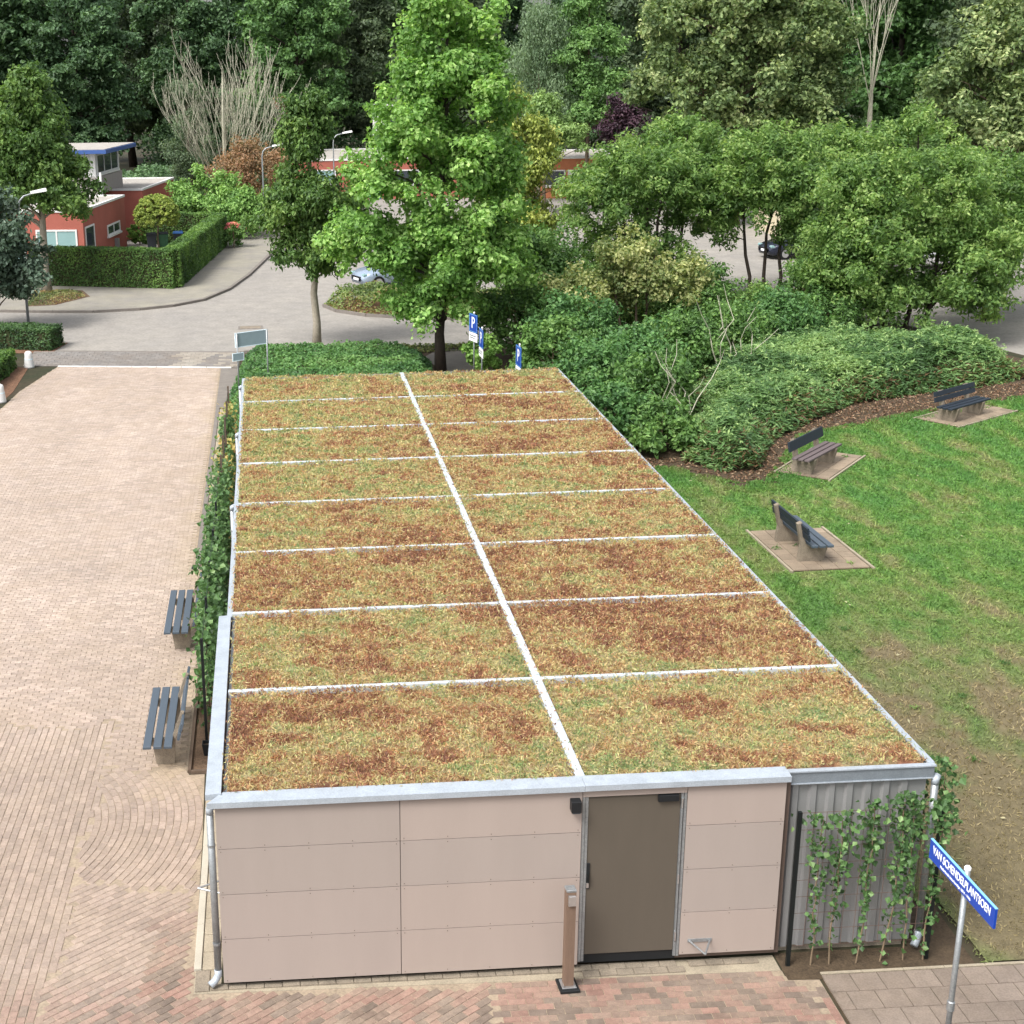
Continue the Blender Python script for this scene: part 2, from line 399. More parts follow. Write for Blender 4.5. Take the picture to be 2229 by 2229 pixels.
# left pavement round the hedge corner, with kerb
PAV = [(-60, 62), (-60, 52), (-14, 50.2), (-10.5, 49.3), (-8.8, 48.9), (-7, 48.6), (-5, 48.9), (-3.6, 49.6), (-2.3, 51), (-1.2, 54), (-.3, 58.5), (.5, 64), (1.05, 68), (1.6, 73), (2.6, 82), (-1, 84), (-4, 72), (-12, 72), (-12, 62)]
mb = MB().prism(PAV, 0, .1); pav = struct(mb.build('pavement', MATS['pavement']))
def kerb_line(pts, w, z, name, mat, parent):
    n = len(pts)
    for i in range(n-1):
        a = Vector((*pts[i], 0)); b = Vector((*pts[i+1], 0)); d = (b-a); L = d.length; d.normalize(); nn = Vector((-d.y, d.x, 0))*w*.5
        k = max(1, int(L/1.0))
        for j in range(k):
            p = a+d*(L*j/k+.004); q = a+d*(L*(j+1)/k-.004)
            MB().prism([(p-nn)[:2], (q-nn)[:2], (q+nn)[:2], (p+nn)[:2]], 0, z+R.uniform(-.004, .004)).build(name, mat, parent)
kerb_line(PAV[1:15], .16, .115, 'kerbstone', MATS['kerb'], pav)
sheet('tree_pit', [(-10.2, 50.2), (-8.9, 50.4), (-7.6, 52.6), (-8.2, 54.6), (-10.6, 55)], .106, MATS['soil'], pav)
# road island and planted strips
ISL = [(3.1, 48.4), (3.6, 46.9), (4.8, 45.6), (6.2, 44.9), (8.4, 44.2), (12, 44.4), (17, 46), (17, 48), (12, 48.4), (9, 48.3), (6, 49.2), (4.2, 49.6)]
isl = struct(MB().prism(ISL, 0, .1).build('road_island', MATS['bark_mulch'])); kerb_line(ISL+[ISL[0]], .15, .13, 'kerbstone', MATS['kerb'], isl)
BED = [(-.38, 22.9), (-.38, 38.4), (2.5, 38.5), (6.8, 38.3), (8.6, 38.2), (12, 40), (18, 42), (25.2, 40), (26.9, 33), (27.5, 27.2), (23.4, 26.6), (19.4, 24.8), (16.2, 23.6), (14.2, 20.2), (13.4, 18.7), (12.3, 18.5), (11.0, 20.4), (9.2, 20.6), (8.5, 21.0)]
bed = struct(sheet('planting_bed', BED, .012, MATS['soil_dark'])); kerb_line([(-.3, 38.55), (2.5, 38.65), (6.8, 38.45), (8.7, 38.35)], .15, .09, 'kerbstone', MATS['kerb'], bed)
pp = [(6.9, 33.2), (8.0, 33.2), (8.4, 37.8), (7.0, 38.1), (6.2, 36.5)]
sheet('path_slabs', pp, .02, MATS['kerb'], bed)
struct(sheet('planting_bed', [(-14, 29.8), (-8.2, 29.8), (-7.95, 33), (-8.05, 37.0), (-14, 38.2)], .012, MATS['bark_mulch']))
struct(sheet('planting_bed', [(-14, 40.3), (-7.6, 39.6), (-7.2, 41.6), (-14, 44.5)], .014, MATS['bark_mulch']))
struct(sheet('planting_bed', [(-.72, 5.4), (-.12, 5.4), (-.12, 30.5), (-.72, 30.5)], .016, MATS['soil']))
mb = MB().box(-.76, -.71, 5.35, 14.6, 0, .07).box(-.71, -.10, 5.32, 5.37, 0, .06); struct(mb.build('timber_edging', MATS['timber']))
edge = struct(sheet('plaza_edge', [(-1.08, 14.8), (-.72, 14.8), (-.72, 29.7), (-1.08, 29.7)], .009, MATS['soil']))
for i in range(16):
    y = 14.9+i*.92; MB().bbox(-1.07, -.955, y, y+.91, .005, .045+R.uniform(-.003, .003), .006).build('kerbstone', MATS['kerb'], edge)
for i in range(47):
    y = 14.9+i*.31; MB().bbox(-.945, -.73, y, y+.3, .005, .03+R.uniform(-.003, .003), .004).build('edge_slab', MATS['concrete'], edge)
struct(sheet('edge_paving', [(-1.08, 29.7), (-.7, 29.7), (-.4, 31), (-.4, 35.7), (-1.08, 35.85)], .010, MATS['kerb']))
# bare earth at the trellis in front of the right-hand wall
struct(sheet('planting_bed', [(6.58, -.5), (6.97, -.52), (8.9, -.42), (8.95, .9), (8.25, .9), (8.25, .03), (6.58, .03)], .012, MATS['soil_dark']))

# ------------------------------------------------------------------ brick plaza
PLZ = [(-13, -5), (6.95, -5), (6.95, -.5), (6.57, -.42), (6.57, -.31), (-.42, -.17), (-.46, 3.6), (-.5, 5.3), (-.77, 5.3), (-.77, 14.8), (-1.08, 14.8), (-1.08, 35.85), (-6.8, 37), (-7.0, 37.0), (-7.75, 33), (-8.0, 29.6), (-13, 29.6)]
plaza = struct(sheet('brick_plaza', PLZ, .008, MATS['sandbed']))
BL, BW, JT = .2, .098, .007
cand = []      # (cx, cy, angle)
def zone(x, y):
    x = np.asarray(x); y = np.asarray(y)
    x = x+.5*(fbm(x*1.7, y*1.3, 91)-.5); y = y+.9*(fbm(x*1.1+4, y*1.5, 92)-.5)
    z = np.zeros(x.shape, int)                                      # 0 rows along x
    z = np.where((y < 7.2) & (x < -2.1), 1, z)                      # courses along y
    z = np.where((y < 5.6) & (y > 1.9-.25*(x+.5)) & (x >= -2.1) & (x < -.4), 2, z)   # arcs
    z = np.where((y <= 1.9-.25*(x+.5)) & (x >= -2.1) & (x < 3.1), 3, z)     # diagonal
    return z
def lay(zid, ang, x0, x1, y0, y1):
    c, s = math.cos(ang), math.sin(ang); cx, cy = (x0+x1)/2, (y0+y1)/2
    h = math.hypot(x1-x0, y1-y0)/2
    iu = np.arange(-int(h/(BL+JT))-1, int(h/(BL+JT))+2); iv = np.arange(-int(h/(BW+JT))-1, int(h/(BW+JT))+2)
    U, V = np.meshgrid(iu, iv); u = (U+.5*(V % 2))*(BL+JT); v = V*(BW+JT)
    x = (cx+u*c-v*s).ravel(); y = (cy+u*s+v*c).ravel()
    m = (x > x0) & (x < x1) & (y > y0) & (y < y1) & (zone(x, y) == zid)
    for a, b in zip(x[m], y[m]): cand.append((a, b, ang))
lay(0, 0.0, -9.2, -.7, 5, 37.2); lay(0, -.012, 3.0, 6.75, -3, -.2)
lay(1, math.pi/2-.02, -6, -2, -2.2, 7.4); lay(3, math.radians(38), -2.3, 3.3, -3, 3)
ac = (-4.3, 3.9)
for k in range(18, 46):
    r = k*(BW+JT); n = int(2*math.pi*r/(BL+JT))
    for j in range(n):
        a = 2*math.pi*(j+.5*(k % 2))/n; x = ac[0]+r*math.cos(a); y = ac[1]+r*math.sin(a)
        if -2.2 < x < -.3 and 1 < y < 6 and zone(x, y) == 2: cand.append((x, y, a+math.pi/2))
for k in range(24): cand.append((6.895, -.55-k*(BL+JT), math.pi/2))
cand = np.array(cand); PLZ2 = [(min(x, 6.94), y) for x, y in PLZ]
c, s = np.cos(cand[:, 2]), np.sin(cand[:, 2])
ok = np.ones(len(cand), bool); zz = zone(cand[:, 0], cand[:, 1])
for sx, sy in ((1, 1), (1, -1), (-1, 1), (-1, -1)):
    px = cand[:, 0]+c*BL*.5*sx-s*BW*.5*sy; py = cand[:, 1]+s*BL*.5*sx+c*BW*.5*sy
    ok &= inpoly(cand[:, 0]*.3+px*.7, cand[:, 1]*.3+py*.7, PLZ2)
    ppx = cand[:, 0]+(c*BL*.5*sx-s*BW*.5*sy)*.15; ppy = cand[:, 1]+(s*BL*.5*sx+c*BW*.5*sy)*.15
    ok &= zone(ppx, ppy) == zz
cand = cand[ok]; n = len(cand)
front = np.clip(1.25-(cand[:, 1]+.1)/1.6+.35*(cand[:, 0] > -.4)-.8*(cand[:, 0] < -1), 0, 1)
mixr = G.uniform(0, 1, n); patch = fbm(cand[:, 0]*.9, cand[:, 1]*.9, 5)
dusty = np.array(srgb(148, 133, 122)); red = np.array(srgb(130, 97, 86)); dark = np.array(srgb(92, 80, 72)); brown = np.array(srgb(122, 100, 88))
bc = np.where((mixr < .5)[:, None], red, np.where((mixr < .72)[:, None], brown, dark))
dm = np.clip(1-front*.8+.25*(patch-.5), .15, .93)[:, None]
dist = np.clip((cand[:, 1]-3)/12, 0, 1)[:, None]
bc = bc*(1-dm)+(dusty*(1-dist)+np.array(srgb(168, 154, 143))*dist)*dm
dk = ((patch < .42) & (cand[:, 1] < .8) & (cand[:, 0] > .3) & (cand[:, 0] < 3.2))
bc[dk] = bc[dk]*.45+dark*.5
bc = bc*G.uniform(.82, 1.16, (n, 1))*(.8+.4*fbm(cand[:, 0]*.55, cand[:, 1]*.4, 83, 4))[:, None]
sd = np.exp(-((cand[:, 0]+.95)/.5)**2)*np.clip(fbm(cand[:, 0]*2, cand[:, 1]*1.2, 84)*2.4-.9, 0, .75)*(cand[:, 1] > 4.6)
bc = bc*(1-sd[:, None])+np.array(srgb(160, 144, 118))*sd[:, None]
vis = np.array([proj((a, b, .02)) for a, b in cand[:, :2]])
inside = (vis[:, 0] > 5) & (vis[:, 0] < 2224) & (vis[:, 1] < 2224)
dcam = np.where(inside, np.hypot(cand[:, 0]-CAM[0], cand[:, 1]-CAM[1]), 1e6)
first = np.argsort(dcam)[:300]; isf = np.zeros(n, bool); isf[first] = True
def brick_verts(hl, hw, z0, z1, i): return np.array([(-hl, -hw, z0), (hl, -hw, z0), (hl, hw, z0), (-hl, hw, z0), (-hl+i, -hw+i, z1), (hl-i, -hw+i, z1), (hl-i, hw-i, z1), (-hl+i, hw-i, z1)])
BV = brick_verts(BL/2, BW/2, 0, .009, .005); BF = np.array([(4, 5, 6, 7), (0, 1, 5, 4), (1, 2, 6, 5), (2, 3, 7, 6), (3, 0, 4, 7)])
bme = mesh_np('brick', BV, BF); bme.materials.append(MATS['brick_obj'])
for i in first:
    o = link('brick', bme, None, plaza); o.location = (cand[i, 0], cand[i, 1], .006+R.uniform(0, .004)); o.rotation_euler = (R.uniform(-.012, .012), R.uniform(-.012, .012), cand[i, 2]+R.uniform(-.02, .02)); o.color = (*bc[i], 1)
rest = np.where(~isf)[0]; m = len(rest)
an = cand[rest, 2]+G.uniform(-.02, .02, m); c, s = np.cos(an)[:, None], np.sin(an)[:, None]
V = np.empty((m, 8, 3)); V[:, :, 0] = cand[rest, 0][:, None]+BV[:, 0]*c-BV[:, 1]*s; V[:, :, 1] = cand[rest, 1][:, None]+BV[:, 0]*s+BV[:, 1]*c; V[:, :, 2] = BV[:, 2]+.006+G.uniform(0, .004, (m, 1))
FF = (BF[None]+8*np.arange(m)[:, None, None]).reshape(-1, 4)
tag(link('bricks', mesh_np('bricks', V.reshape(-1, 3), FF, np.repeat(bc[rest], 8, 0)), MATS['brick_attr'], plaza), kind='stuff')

# footpath of square slabs at the right
path = struct(sheet('footpath', [(6.98, -5), (20, -5), (20, -.42), (9.0, -.42), (6.98, -.52)], .006, MATS['soil_dark']))
sv = brick_verts(.163, .163, 0, .02, .004)
sme = mesh_np('paving_slab', sv, BF); sme.materials.append(MATS['slab_obj'])
for j in range(9):
    for i in range(12):
        x = 7.16+i*.332-.166*(j % 2); y = -.62-j*.332
        if x < 7.1 or not (proj((x, y, 0))[1] < 2300 and proj((x, y, 0))[0] < 2300): continue
        o = link('paving_slab', sme, None, path); o.location = (x, y, .006); o.rotation_euler = (R.uniform(-.008, .008), R.uniform(-.008, .008), 0)
        k = R.uniform(.85, 1.12); o.color = (*[a*k for a in srgb(128, 116, 106)], 1)
hme = mesh_np('paving_slab', brick_verts(.08, .163, 0, .02, .004), BF); hme.materials.append(MATS['slab_obj'])
for j in range(1, 9, 2):
    o = link('paving_slab', hme, None, path); o.location = (7.077, -.62-j*.332, .007); o.color = (*srgb(122, 110, 100), 1)
for i in range(9): MB().bbox(7.0+i*.5, 7.0+i*.5+.495, -.44, -.40, 0, .03+R.uniform(0, .005), .004).build('kerbstone', MATS['concrete'], path)
# slabs and edging along the shed
apron = struct(sheet('shed_apron', [(-.42, -.17), (6.56, -.31), (6.56, .0), (-.1, .0), (-.1, 5.3), (-.46, 5.3)], .010, MATS['concrete']))
for k, (y0, y1) in enumerate([(.27, .62), (.63, .98), (.99, 1.34), (1.35, 1.7), (1.71, 2.06), (2.07, 2.42), (2.43, 2.78), (2.79, 3.14), (3.15, 3.5), (3.51, 3.86)]):
    MB().bbox(-.335, -.13, y0, y1, .006, .035+R.uniform(0, .006), .004).build('concrete_slab', MATS['concrete'], apron)
for k in range(4): MB().bbox(-.435, -.345, .27+k*.95, .27+k*.95+.94, .006, .05, .006).build('edging_strip', MATS['kerb_light'], apron)
MB().bbox(-.41, -.24, -.14, .26, .006, .03, .004).build('concrete_slab', MATS['concrete_old'], apron)
for i in range(31):
    x = -.22+i*.212
    if 4.1 < x < 5.3: continue
    MB().bbox(x, x+.205, -.13-.02*x/6.5, -.035-.02*x/6.5, .006, .03+R.uniform(0, .01), .004).build('edging_brick', MATS['concrete_old'], apron)
for i in range(6):
    for j in range(2):
        x = 4.13+i*.205+(.07 if j else 0); MB().bbox(x, x+.2, -.13-.12*j, -.02-.12*j, .006, .03+R.uniform(0, .012), .005).build('edging_brick', MATS['concrete_old'], apron)

# ------------------------------------------------------------------ the shed
D = 2.8; RX, RW, ZR, LY = 4.148, 8.284, 2.48, 22.4
shed = thing('storage_shed', 'long flat shed with sedum roof, beige panel front and brown door', 'shed', (0, 0, 0))
YP = -.11
mb = MB(); mb.box(.0, 6.6, -.06, .02, .09, 2.40); mb.box(.0, .06, .02, 5.6, .09, 2.40); mb.build('wall_frame', MATS['panel_edge'], shed)
MB().box(.12, 8.2, .1, LY-.1, 0, .14).build('plinth', MATS['concrete_old'], shed)
MB().box(.03, RW-.03, .03, LY-.02, 2.33, 2.44).build('roof_deck', MATS['zinc_dull'], shed)
mb = MB().box(.2, 8.1, LY-.15, LY-.1, .1, 2.36).box(.2, .25, .2, LY-.2, .1, 2.36).box(8.05, 8.1, .2, LY-.2, .1, 2.36); mb.build('inner_wall', MATS['corrugated'], shed)
def corr(p0, p1, z0, z1, name, flip=1):
    p0 = Vector(p0); p1 = Vector(p1); d = p1-p0; L = d.length; d.normalize(); nn = Vector((d.y, -d.x, 0))*flip
    prof = []; t = 0; pitch = .217; prof.append((0, 0))
    while t < L-pitch:
        prof += [(t+.10, 0), (t+.125, .034), (t+.192, .034), (t+.217, 0)]; t += pitch
    prof.append((L, 0)); v = []; f = []
    for a, b in prof:
        q = p0+d*a+nn*b; v += [(q.x, q.y, z0), (q.x, q.y, z1)]
    for i in range(len(prof)-1): f.append((2*i, 2*i+2, 2*i+3, 2*i+1))
    MB().add(v, f).build(name, MATS['corrugated'], shed)
corr((6.53, .05, 0), (8.26, .05, 0), .11, 2.32, 'corrugated_wall'); corr((8.26, .05, 0), (8.26, LY-.05, 0), .11, 2.32, 'corrugated_wall')
corr((.03, LY-.05, 0), (.03, 5.6, 0), .11, 2.32, 'corrugated_wall'); corr((8.26, LY-.05, 0), (.03, LY-.05, 0), .11, 2.32, 'corrugated_wall')
# front cladding
PV = [MATS['panel'], M('panel_b', srgb(152, 141, 134), rough=.5, var=.035, scale=1.1, fine=130, stretch=(2.5, 2.5, .5)), M('panel_c', srgb(157, 144, 136), rough=.5, var=.035, scale=1.1, fine=130, stretch=(2.5, 2.5, .5))]
zl = [(1.885, 2.44), (1.29, 1.878), (.695, 1.283), (.10, .688)]
zr2 = [(1.905, 2.44), (1.325, 1.898), (.745, 1.318), (.165, .738)]
def panel(x0, x1, z0, z1, xs=True):
    p = MB().box(x0, x1, YP, YP+.012, z0, z1).build('cladding_panel', R.choice(PV), shed)
    if z1-z0 > .3:
        s = MB(); k = max(2, int(round((x1-x0)/.5)))
        for i in range(k+1):
            x = x0+.04+(x1-x0-.08)*i/k
            for z in (z0+.03, z1-.03): s.lathe((x, YP-.0015, z-.004), [(.0045, 0), (.0045, .008)], 6)
        s.build('screw_heads', MATS['panel_edge'], p)['kind'] = 'stuff'
for z0, z1 in zl: panel(-.06, 2.036, z0, z1); panel(2.044, 4.145, z0+.0, z1)
for z0, z1 in zr2: panel(5.375, 6.53, z0, z1)
panel(4.152, 5.367, 2.335, 2.44)
# left return cladding
for z0, z1 in zl:
    MB().box(-.062, -.05, YP+.014, 2.7, z0, z1).build('cladding_panel', MATS['panel'], shed); MB().box(-.062, -.05, 2.708, 5.5, z0, z1).build('cladding_panel', MATS['panel'], shed)
MB().box(-.048, .0, YP+.014, 5.5, .1, 2.43).build('corner_post', MATS['panel_edge'], shed)
# door
d = MB().bbox(4.225, 5.30, -.083, -.045, .215, 2.315, .006).build('door', MATS['door'], shed)
h = MB().bbox(4.222, 4.262, -.098, -.084, 1.12, 1.46, .003); h.build('lock_plate', MATS['black'], d)
MB().tube([(4.242, -.098, 1.33), (4.242, -.125, 1.33), (4.242, -.125, 1.22), (4.242, -.098, 1.22)], .009, 8).build('handle', MATS['black_metal'], d)
MB().bbox(4.226, 4.254, -.104, -.0985, 1.135, 1.2, .001).build('keyhole_cover', MATS['steel'], d)
mb = MB().box(4.152, 4.185, -.10, -.04, .13, 2.333).box(4.19, 4.222, -.094, -.04, .13, 2.333).box(5.304, 5.335, -.094, -.04, .14, 2.333).box(5.34, 5.370, -.10, -.04, .14, 2.333)
mb.build('door_frame', MATS['galv'], shed)
MB().box(4.19, 5.335, -.066, -.038, .09, 2.33).build('door_reveal', MATS['black'], shed)
MB().bbox(5.03, 5.27, -.128, -.084, 2.235, 2.318, .004).build('door_closer', MATS['black'], d)
for z in (2.2, 1.2, .42): MB().tube([(5.318, -.105, z-.06), (5.318, -.105, z+.06)], .012, 8).build('hinge', MATS['steel'], d)
MB().tube([(5.318, -.104, .5), (5.318, -.104, 2.1)], .008, 6).build('hinge_rod', MATS['galv'], d)
# black wall lamp beside the door
lamp = MB().bbox(4.0, 4.115, YP-.115, YP-.001, 2.195, 2.335, .004).build('wall_lamp', MATS['black'], shed)
MB().box(4.012, 4.103, YP-.1165, YP-.02, 2.19, 2.1955).build('lamp_lens', MATS['glass'], lamp)
# triangular steel brackets
def bracket(face, parent):
    b = MB()
    if face == 'front':
        b.box(5.47, 5.76, YP-.012, YP, .335, .375); b.tube([(5.49, YP-.006, .352), (5.60, YP-.29, .352)], .012, 6); b.tube([(5.74, YP-.006, .352), (5.60, YP-.29, .352)], .012, 6)
    else:
        b.box(-.074, -.062, .24, .56, 1.06, 1.10); b.tube([(-.07, .26, 1.08), (-.34, .39, 1.08)], .012, 6); b.tube([(-.07, .54, 1.08), (-.34, .39, 1.08)], .012, 6)
    b.build('bracket', MATS['galv'], parent)
bracket('front', shed); bracket('left', shed)
# copings and fascias
def coping(pts_out, pts_in, z, h, name, mat, jx=None):
    v = [(*pts_out[0], z-h), (*pts_out[1], z-h), (*pts_out[0], z), (*pts_out[1], z), (*pts_in[0], z+.012), (*pts_in[1], z+.012), (*pts_in[0], z-.06), (*pts_in[1], z-.06)]
    MB().add(v, [(0, 1, 3, 2), (2, 3, 5, 4), (4, 5, 7, 6), (0, 2, 4, 6), (1, 7, 5, 3)]).build(name, mat, shed)
coping([(-.15, -.165), (4.16, -.165)], [(.03, .065), (4.16, .065)], 2.505, .07, 'coping', MATS['zinc'])
coping([(4.163, -.165), (6.56, -.165)], [(4.163, .065), (6.56, .065)], 2.507, .07, 'coping', MATS['zinc'])
coping([(-.17, 5.5), (-.17, .0)], [(.01, 5.5), (.01, .0)], 2.525, .07, 'coping', MATS['zinc'])
MB().box(6.565, RW+.03, -.012, .03, 2.33, 2.475).build('fascia', MATS['zinc_dull'], shed); MB().box(6.565, RW+.045, -.03, .045, 2.4751, 2.492).build('roof_edge', MATS['zinc'], shed)
MB().box(6.565, RW+.03, -.02, -.0125, 2.318, 2.332).build('drip_edge', MATS['zinc'], shed)
MB().box(RW, RW+.035, .032, LY, 2.33, 2.475).build('fascia', MATS['zinc_dull'], shed); MB().box(RW-.03, RW+.05, .0455, LY+.02, 2.4752, 2.50).build('roof_edge', MATS['zinc'], shed)
MB().box(-.035, .0, 5.51, LY, 2.33, 2.475).build('fascia', MATS['zinc_dull'], shed); MB().box(-.05, .03, 5.51, LY+.02, 2.4752, 2.50).build('roof_edge', MATS['zinc'], shed)
MB().box(-.05, RW+.05, LY+.021, LY+.05, 2.33, 2.50).build('fascia', MATS['zinc'], shed)
# downpipes
def downpipe(x, y, z1, dx, dy):
    p = MB().tube([(x, y, .22), (x, y, z1)], .042, 10).build('downpipe', MATS['galv'], shed, True)
    MB().tube([(x, y, .26), (x, y, .18), (x+dx*.06, y+dy*.06, .12), (x+dx*.14, y+dy*.14, .09)], .046, 10).build('outlet', MATS['zinc'], p, True)
    MB().tube([(x, y, z1-.04), (x, y, z1+.02), (x-dx*.07, y-dy*.07, z1+.05)], .047, 10).build('elbow', MATS['zinc'], p, True)
    for z in (.6, 1.9): MB().lathe((x, y, z), [(.047, 0), (.047, .03)], 10).build('clip', MATS['galv'], p)
downpipe(-.125, -.06, 2.36, -.7, -.5); downpipe(8.345, -.0, 2.28, -.5, -.5)
for y in (11.45, 16.95, 21.9): downpipe(-.10, y, 2.36, -.9, 0)
# roof strips and sedum
def strip(x0, x1, y0, y1, z, name='roof_strip'): MB().bbox(x0, x1, y0, y1, 2.44, z, .006).build(name, MATS['zinc_strip'], shed)
strip(RX-.055, RX+.055, .06, LY, 2.535, 'ridge_strip')
for i in range(1, 8):
    strip(.032, RX-.056, i*D-.034, i*D+.034, 2.533); strip(RX+.056, RW-.032, i*D-.034, i*D+.034, 2.533)
pal_s = np.array([srgb(124, 84, 66), srgb(150, 100, 72), srgb(160, 122, 84), srgb(166, 144, 104), srgb(170, 156, 114), srgb(156, 154, 104), srgb(132, 142, 90), srgb(104, 126, 78)])
def sedum_t(x, y):
    a = fbm(x*.55+3, y*.75, 21, 4); b = fbm(x*1.5, y*3.0, 33, 3); c = fbm(x*.22, y*.16+5, 41, 2)
    f = fbm(x*6, y*7, 55, 2)
    t = .48+(a-.5)*.38+(b-.5)*.95+(c-.5)*.55+(f-.5)*1.0+.05*np.sin(np.floor(y/2.8)*2.1+np.floor(x/4.148)*1.3)
    return np.clip(t, 0, 1)
for i in range(8):
    for sx in range(2):
        x0, x1 = ((.07 if i < 2 else .035), RX-.058) if sx == 0 else (RX+.058, RW-.034)
        y0, y1 = (i*D+.036 if i else .07), (i+1)*D-.036
        nx, ny = 60, 42
        X, Y = np.meshgrid(np.linspace(x0, x1, nx), np.linspace(y0, y1, ny)); Zm = 2.458+.03*fbm(X*3, Y*3, 9)
        Zm[0] = Zm[-1] = 2.445; Zm[:, 0] = Zm[:, -1] = 2.445
        V = np.stack([X, Y, Zm], -1).reshape(-1, 3); idx = np.arange(nx*ny).reshape(ny, nx)
        F = np.stack([idx[:-1, :-1], idx[:-1, 1:], idx[1:, 1:], idx[1:, :-1]], -1).reshape(-1, 4)
        t = sedum_t(V[:, 0], V[:, 1]); cb = palette(t*.8, pal_s, 1.0)*.8
        mat_o = link('sedum_mat', mesh_np('sedum_mat', V, F, cb, True), MATS['sedum_base'], shed); mat_o['kind'] = 'stuff'
        nb = int(26000 - 1700*i)
        bx = G.uniform(x0+.01, x1-.01, nb); by = G.uniform(y0+.01, y1-.01, nb)
        t = sedum_t(bx, by)+G.normal(size=nb)*.2
        cl_ = np.clip(fbm(bx*5, by*5, 19, 2)-.38, 0, 1)*.12
        ne = nb//26; side = G.integers(0, 4, ne); j_ = G.normal(size=ne)*.022; sel_ = fbm(bx[:ne]*1.5, by[:ne]*1.5, 23) > .47
        bx[:ne] = np.where(sel_ & (side == 0), x0+j_, np.where(sel_ & (side == 1), x1+j_, bx[:ne])); by[:ne] = np.where(sel_ & (side == 2), y0+j_, np.where(sel_ & (side == 3), y1+j_, by[:ne]))
        cl_[:ne] = .03
        P = np.stack([bx, by, 2.475+.03*fbm(bx*3, by*3, 9)+cl_+G.uniform(-.01, .03, nb)], 1)
        T = G.normal(size=(nb, 3))*.8+np.array([0, 0, .9]); N = G.normal(size=(nb, 3))+np.array([0, -.2, .6])
        Ls = G.uniform(.035, .085, nb)*(1+.05*i); Q = leaves(P, N, Ls, G.uniform(.008, .022, nb)*(1+.1*i), T)
        col = palette(np.clip(t, 0, 1), pal_s, 1.32)*G.uniform(.5, 1.5, (nb, 1))
        pl = G.random(nb) < .16; col[pl] = np.array(srgb(196, 180, 134))*G.uniform(.8, 1.1, (pl.sum(), 1))
        tag(link('sedum_growth', quads_mesh('sedum_growth', Q, col), leafmat('leaf_thin'), mat_o), kind='stuff')

# ------------------------------------------------------------------ lawn
LAWN = [(8.32, .9), (8.96, .9), (8.96, -.40), (26, -.40), (26, 27.4), (23.6, 27.4), (19.6, 25.6), (16.4, 24.4), (15.6, 23.8), (14.6, 22.2), (13.4, 19.4), (12.4, 19.2), (11.1, 21.0), (9.2, 21.2), (8.32, 22.0)]
def lawn_col(x, y):
    brown = np.array(srgb(118, 104, 82)); dry = np.array(srgb(122, 116, 84)); green = np.array(srgb(86, 118, 60)); lush = np.array(srgb(76, 124, 60)); lime = np.array(srgb(112, 138, 66))
    wear = np.clip(1.12-(y-2.2)/9.5, 0, 1)*np.clip(1.35-np.abs(x-11.2-.04*y)/3.2, 0, 1)
    a = fbm(x*1.6, y*.45, 61, 4); b = fbm(x*3.5, y*2.2, 71, 3); e = np.clip((x-8.3)/.9, 0, 1)
    k = np.clip((wear*1.05+(a-.5)*1.5+(b-.5)*1.0)*1.15-.02, 0, 1)*np.clip(e+.15, 0, 1)
    g2 = np.clip((a-.2)*1.2+(b-.5)*.8, 0, 1)[..., None]; far = np.clip((y-8)/9, 0, 1)[..., None]
    gr = green*(1-g2)+lime*g2; gr = gr*(1-.55*far)+(lush*(1-g2)+lime*g2)*.55*far
    return gr*(1-k[..., None])+(brown*.6+dry*.4)*.88*k[..., None], k
nx, ny = 150, 230
X, Y = np.meshgrid(np.linspace(8.2, 26.2, nx), np.linspace(-.5, 27.6, ny)); ins = inpoly(X, Y, LAWN)
V = np.stack([X, Y, .012+.03*fbm(X*.8, Y*.8, 3)], -1).reshape(-1, 3); cl, k = lawn_col(V[:, 0], V[:, 1])
idx = np.arange(nx*ny).reshape(ny, nx); F = np.stack([idx[:-1, :-1], idx[:-1, 1:], idx[1:, 1:], idx[1:, :-1]], -1).reshape(-1, 4)
fm = ins.reshape(-1)[F].all(1)
struct(link('lawn', mesh_np('lawn', V, F[fm], cl*.82, True), MATS['lawn']))
p = scatter(LAWN, 300000); keep = np.hypot(p[:, 0]-.8, p[:, 1]+14.7); p = p[(G.random(len(p)) < np.clip(24/keep, 0, 1)**1.5) & (p[:, 0]-8 < 3.5+.62*(p[:, 1]+4))]
cl, k = lawn_col(p[:, 0], p[:, 1]); m = G.random(len(p)) > k*.6
for (bx_, by_, an_, hx_, hy_) in ((12.3, 14.4, math.pi/2+.02, 1.42, .92), (15.05, 20.95, math.radians(50), 1.42, .76), (21.2, 25.6, math.radians(33), 1.58, .76)):
    qx, qy = p[:, 0]-bx_, p[:, 1]-by_; c_, s_ = math.cos(an_), math.sin(an_); m &= (np.abs(qx*c_+qy*s_) > hx_) | (np.abs(-qx*s_+qy*c_) > hy_)
p = p[m]; cl = cl[m]*(1+.55*k[m][:, None]); n = len(p)
dd = np.hypot(p[:, 0]-.8, p[:, 1]+14.7)/18
Q = leaves(np.stack([p[:, 0], p[:, 1], np.full(n, .045)], 1), G.normal(size=(n, 3))+np.array([0, -.3, .5]), G.uniform(.04, .10, n)*dd, G.uniform(.010, .02, n)*dd, G.normal(size=(n, 3))*.7+np.array([0, 0, 1]))
tag(link('grass', quads_mesh('grass', Q, cl*G.uniform(.65, 1.6, (n, 1))), leafmat('leaf')), 'short worn green grass on the lawn right of the shed', 'grass', kind='stuff')
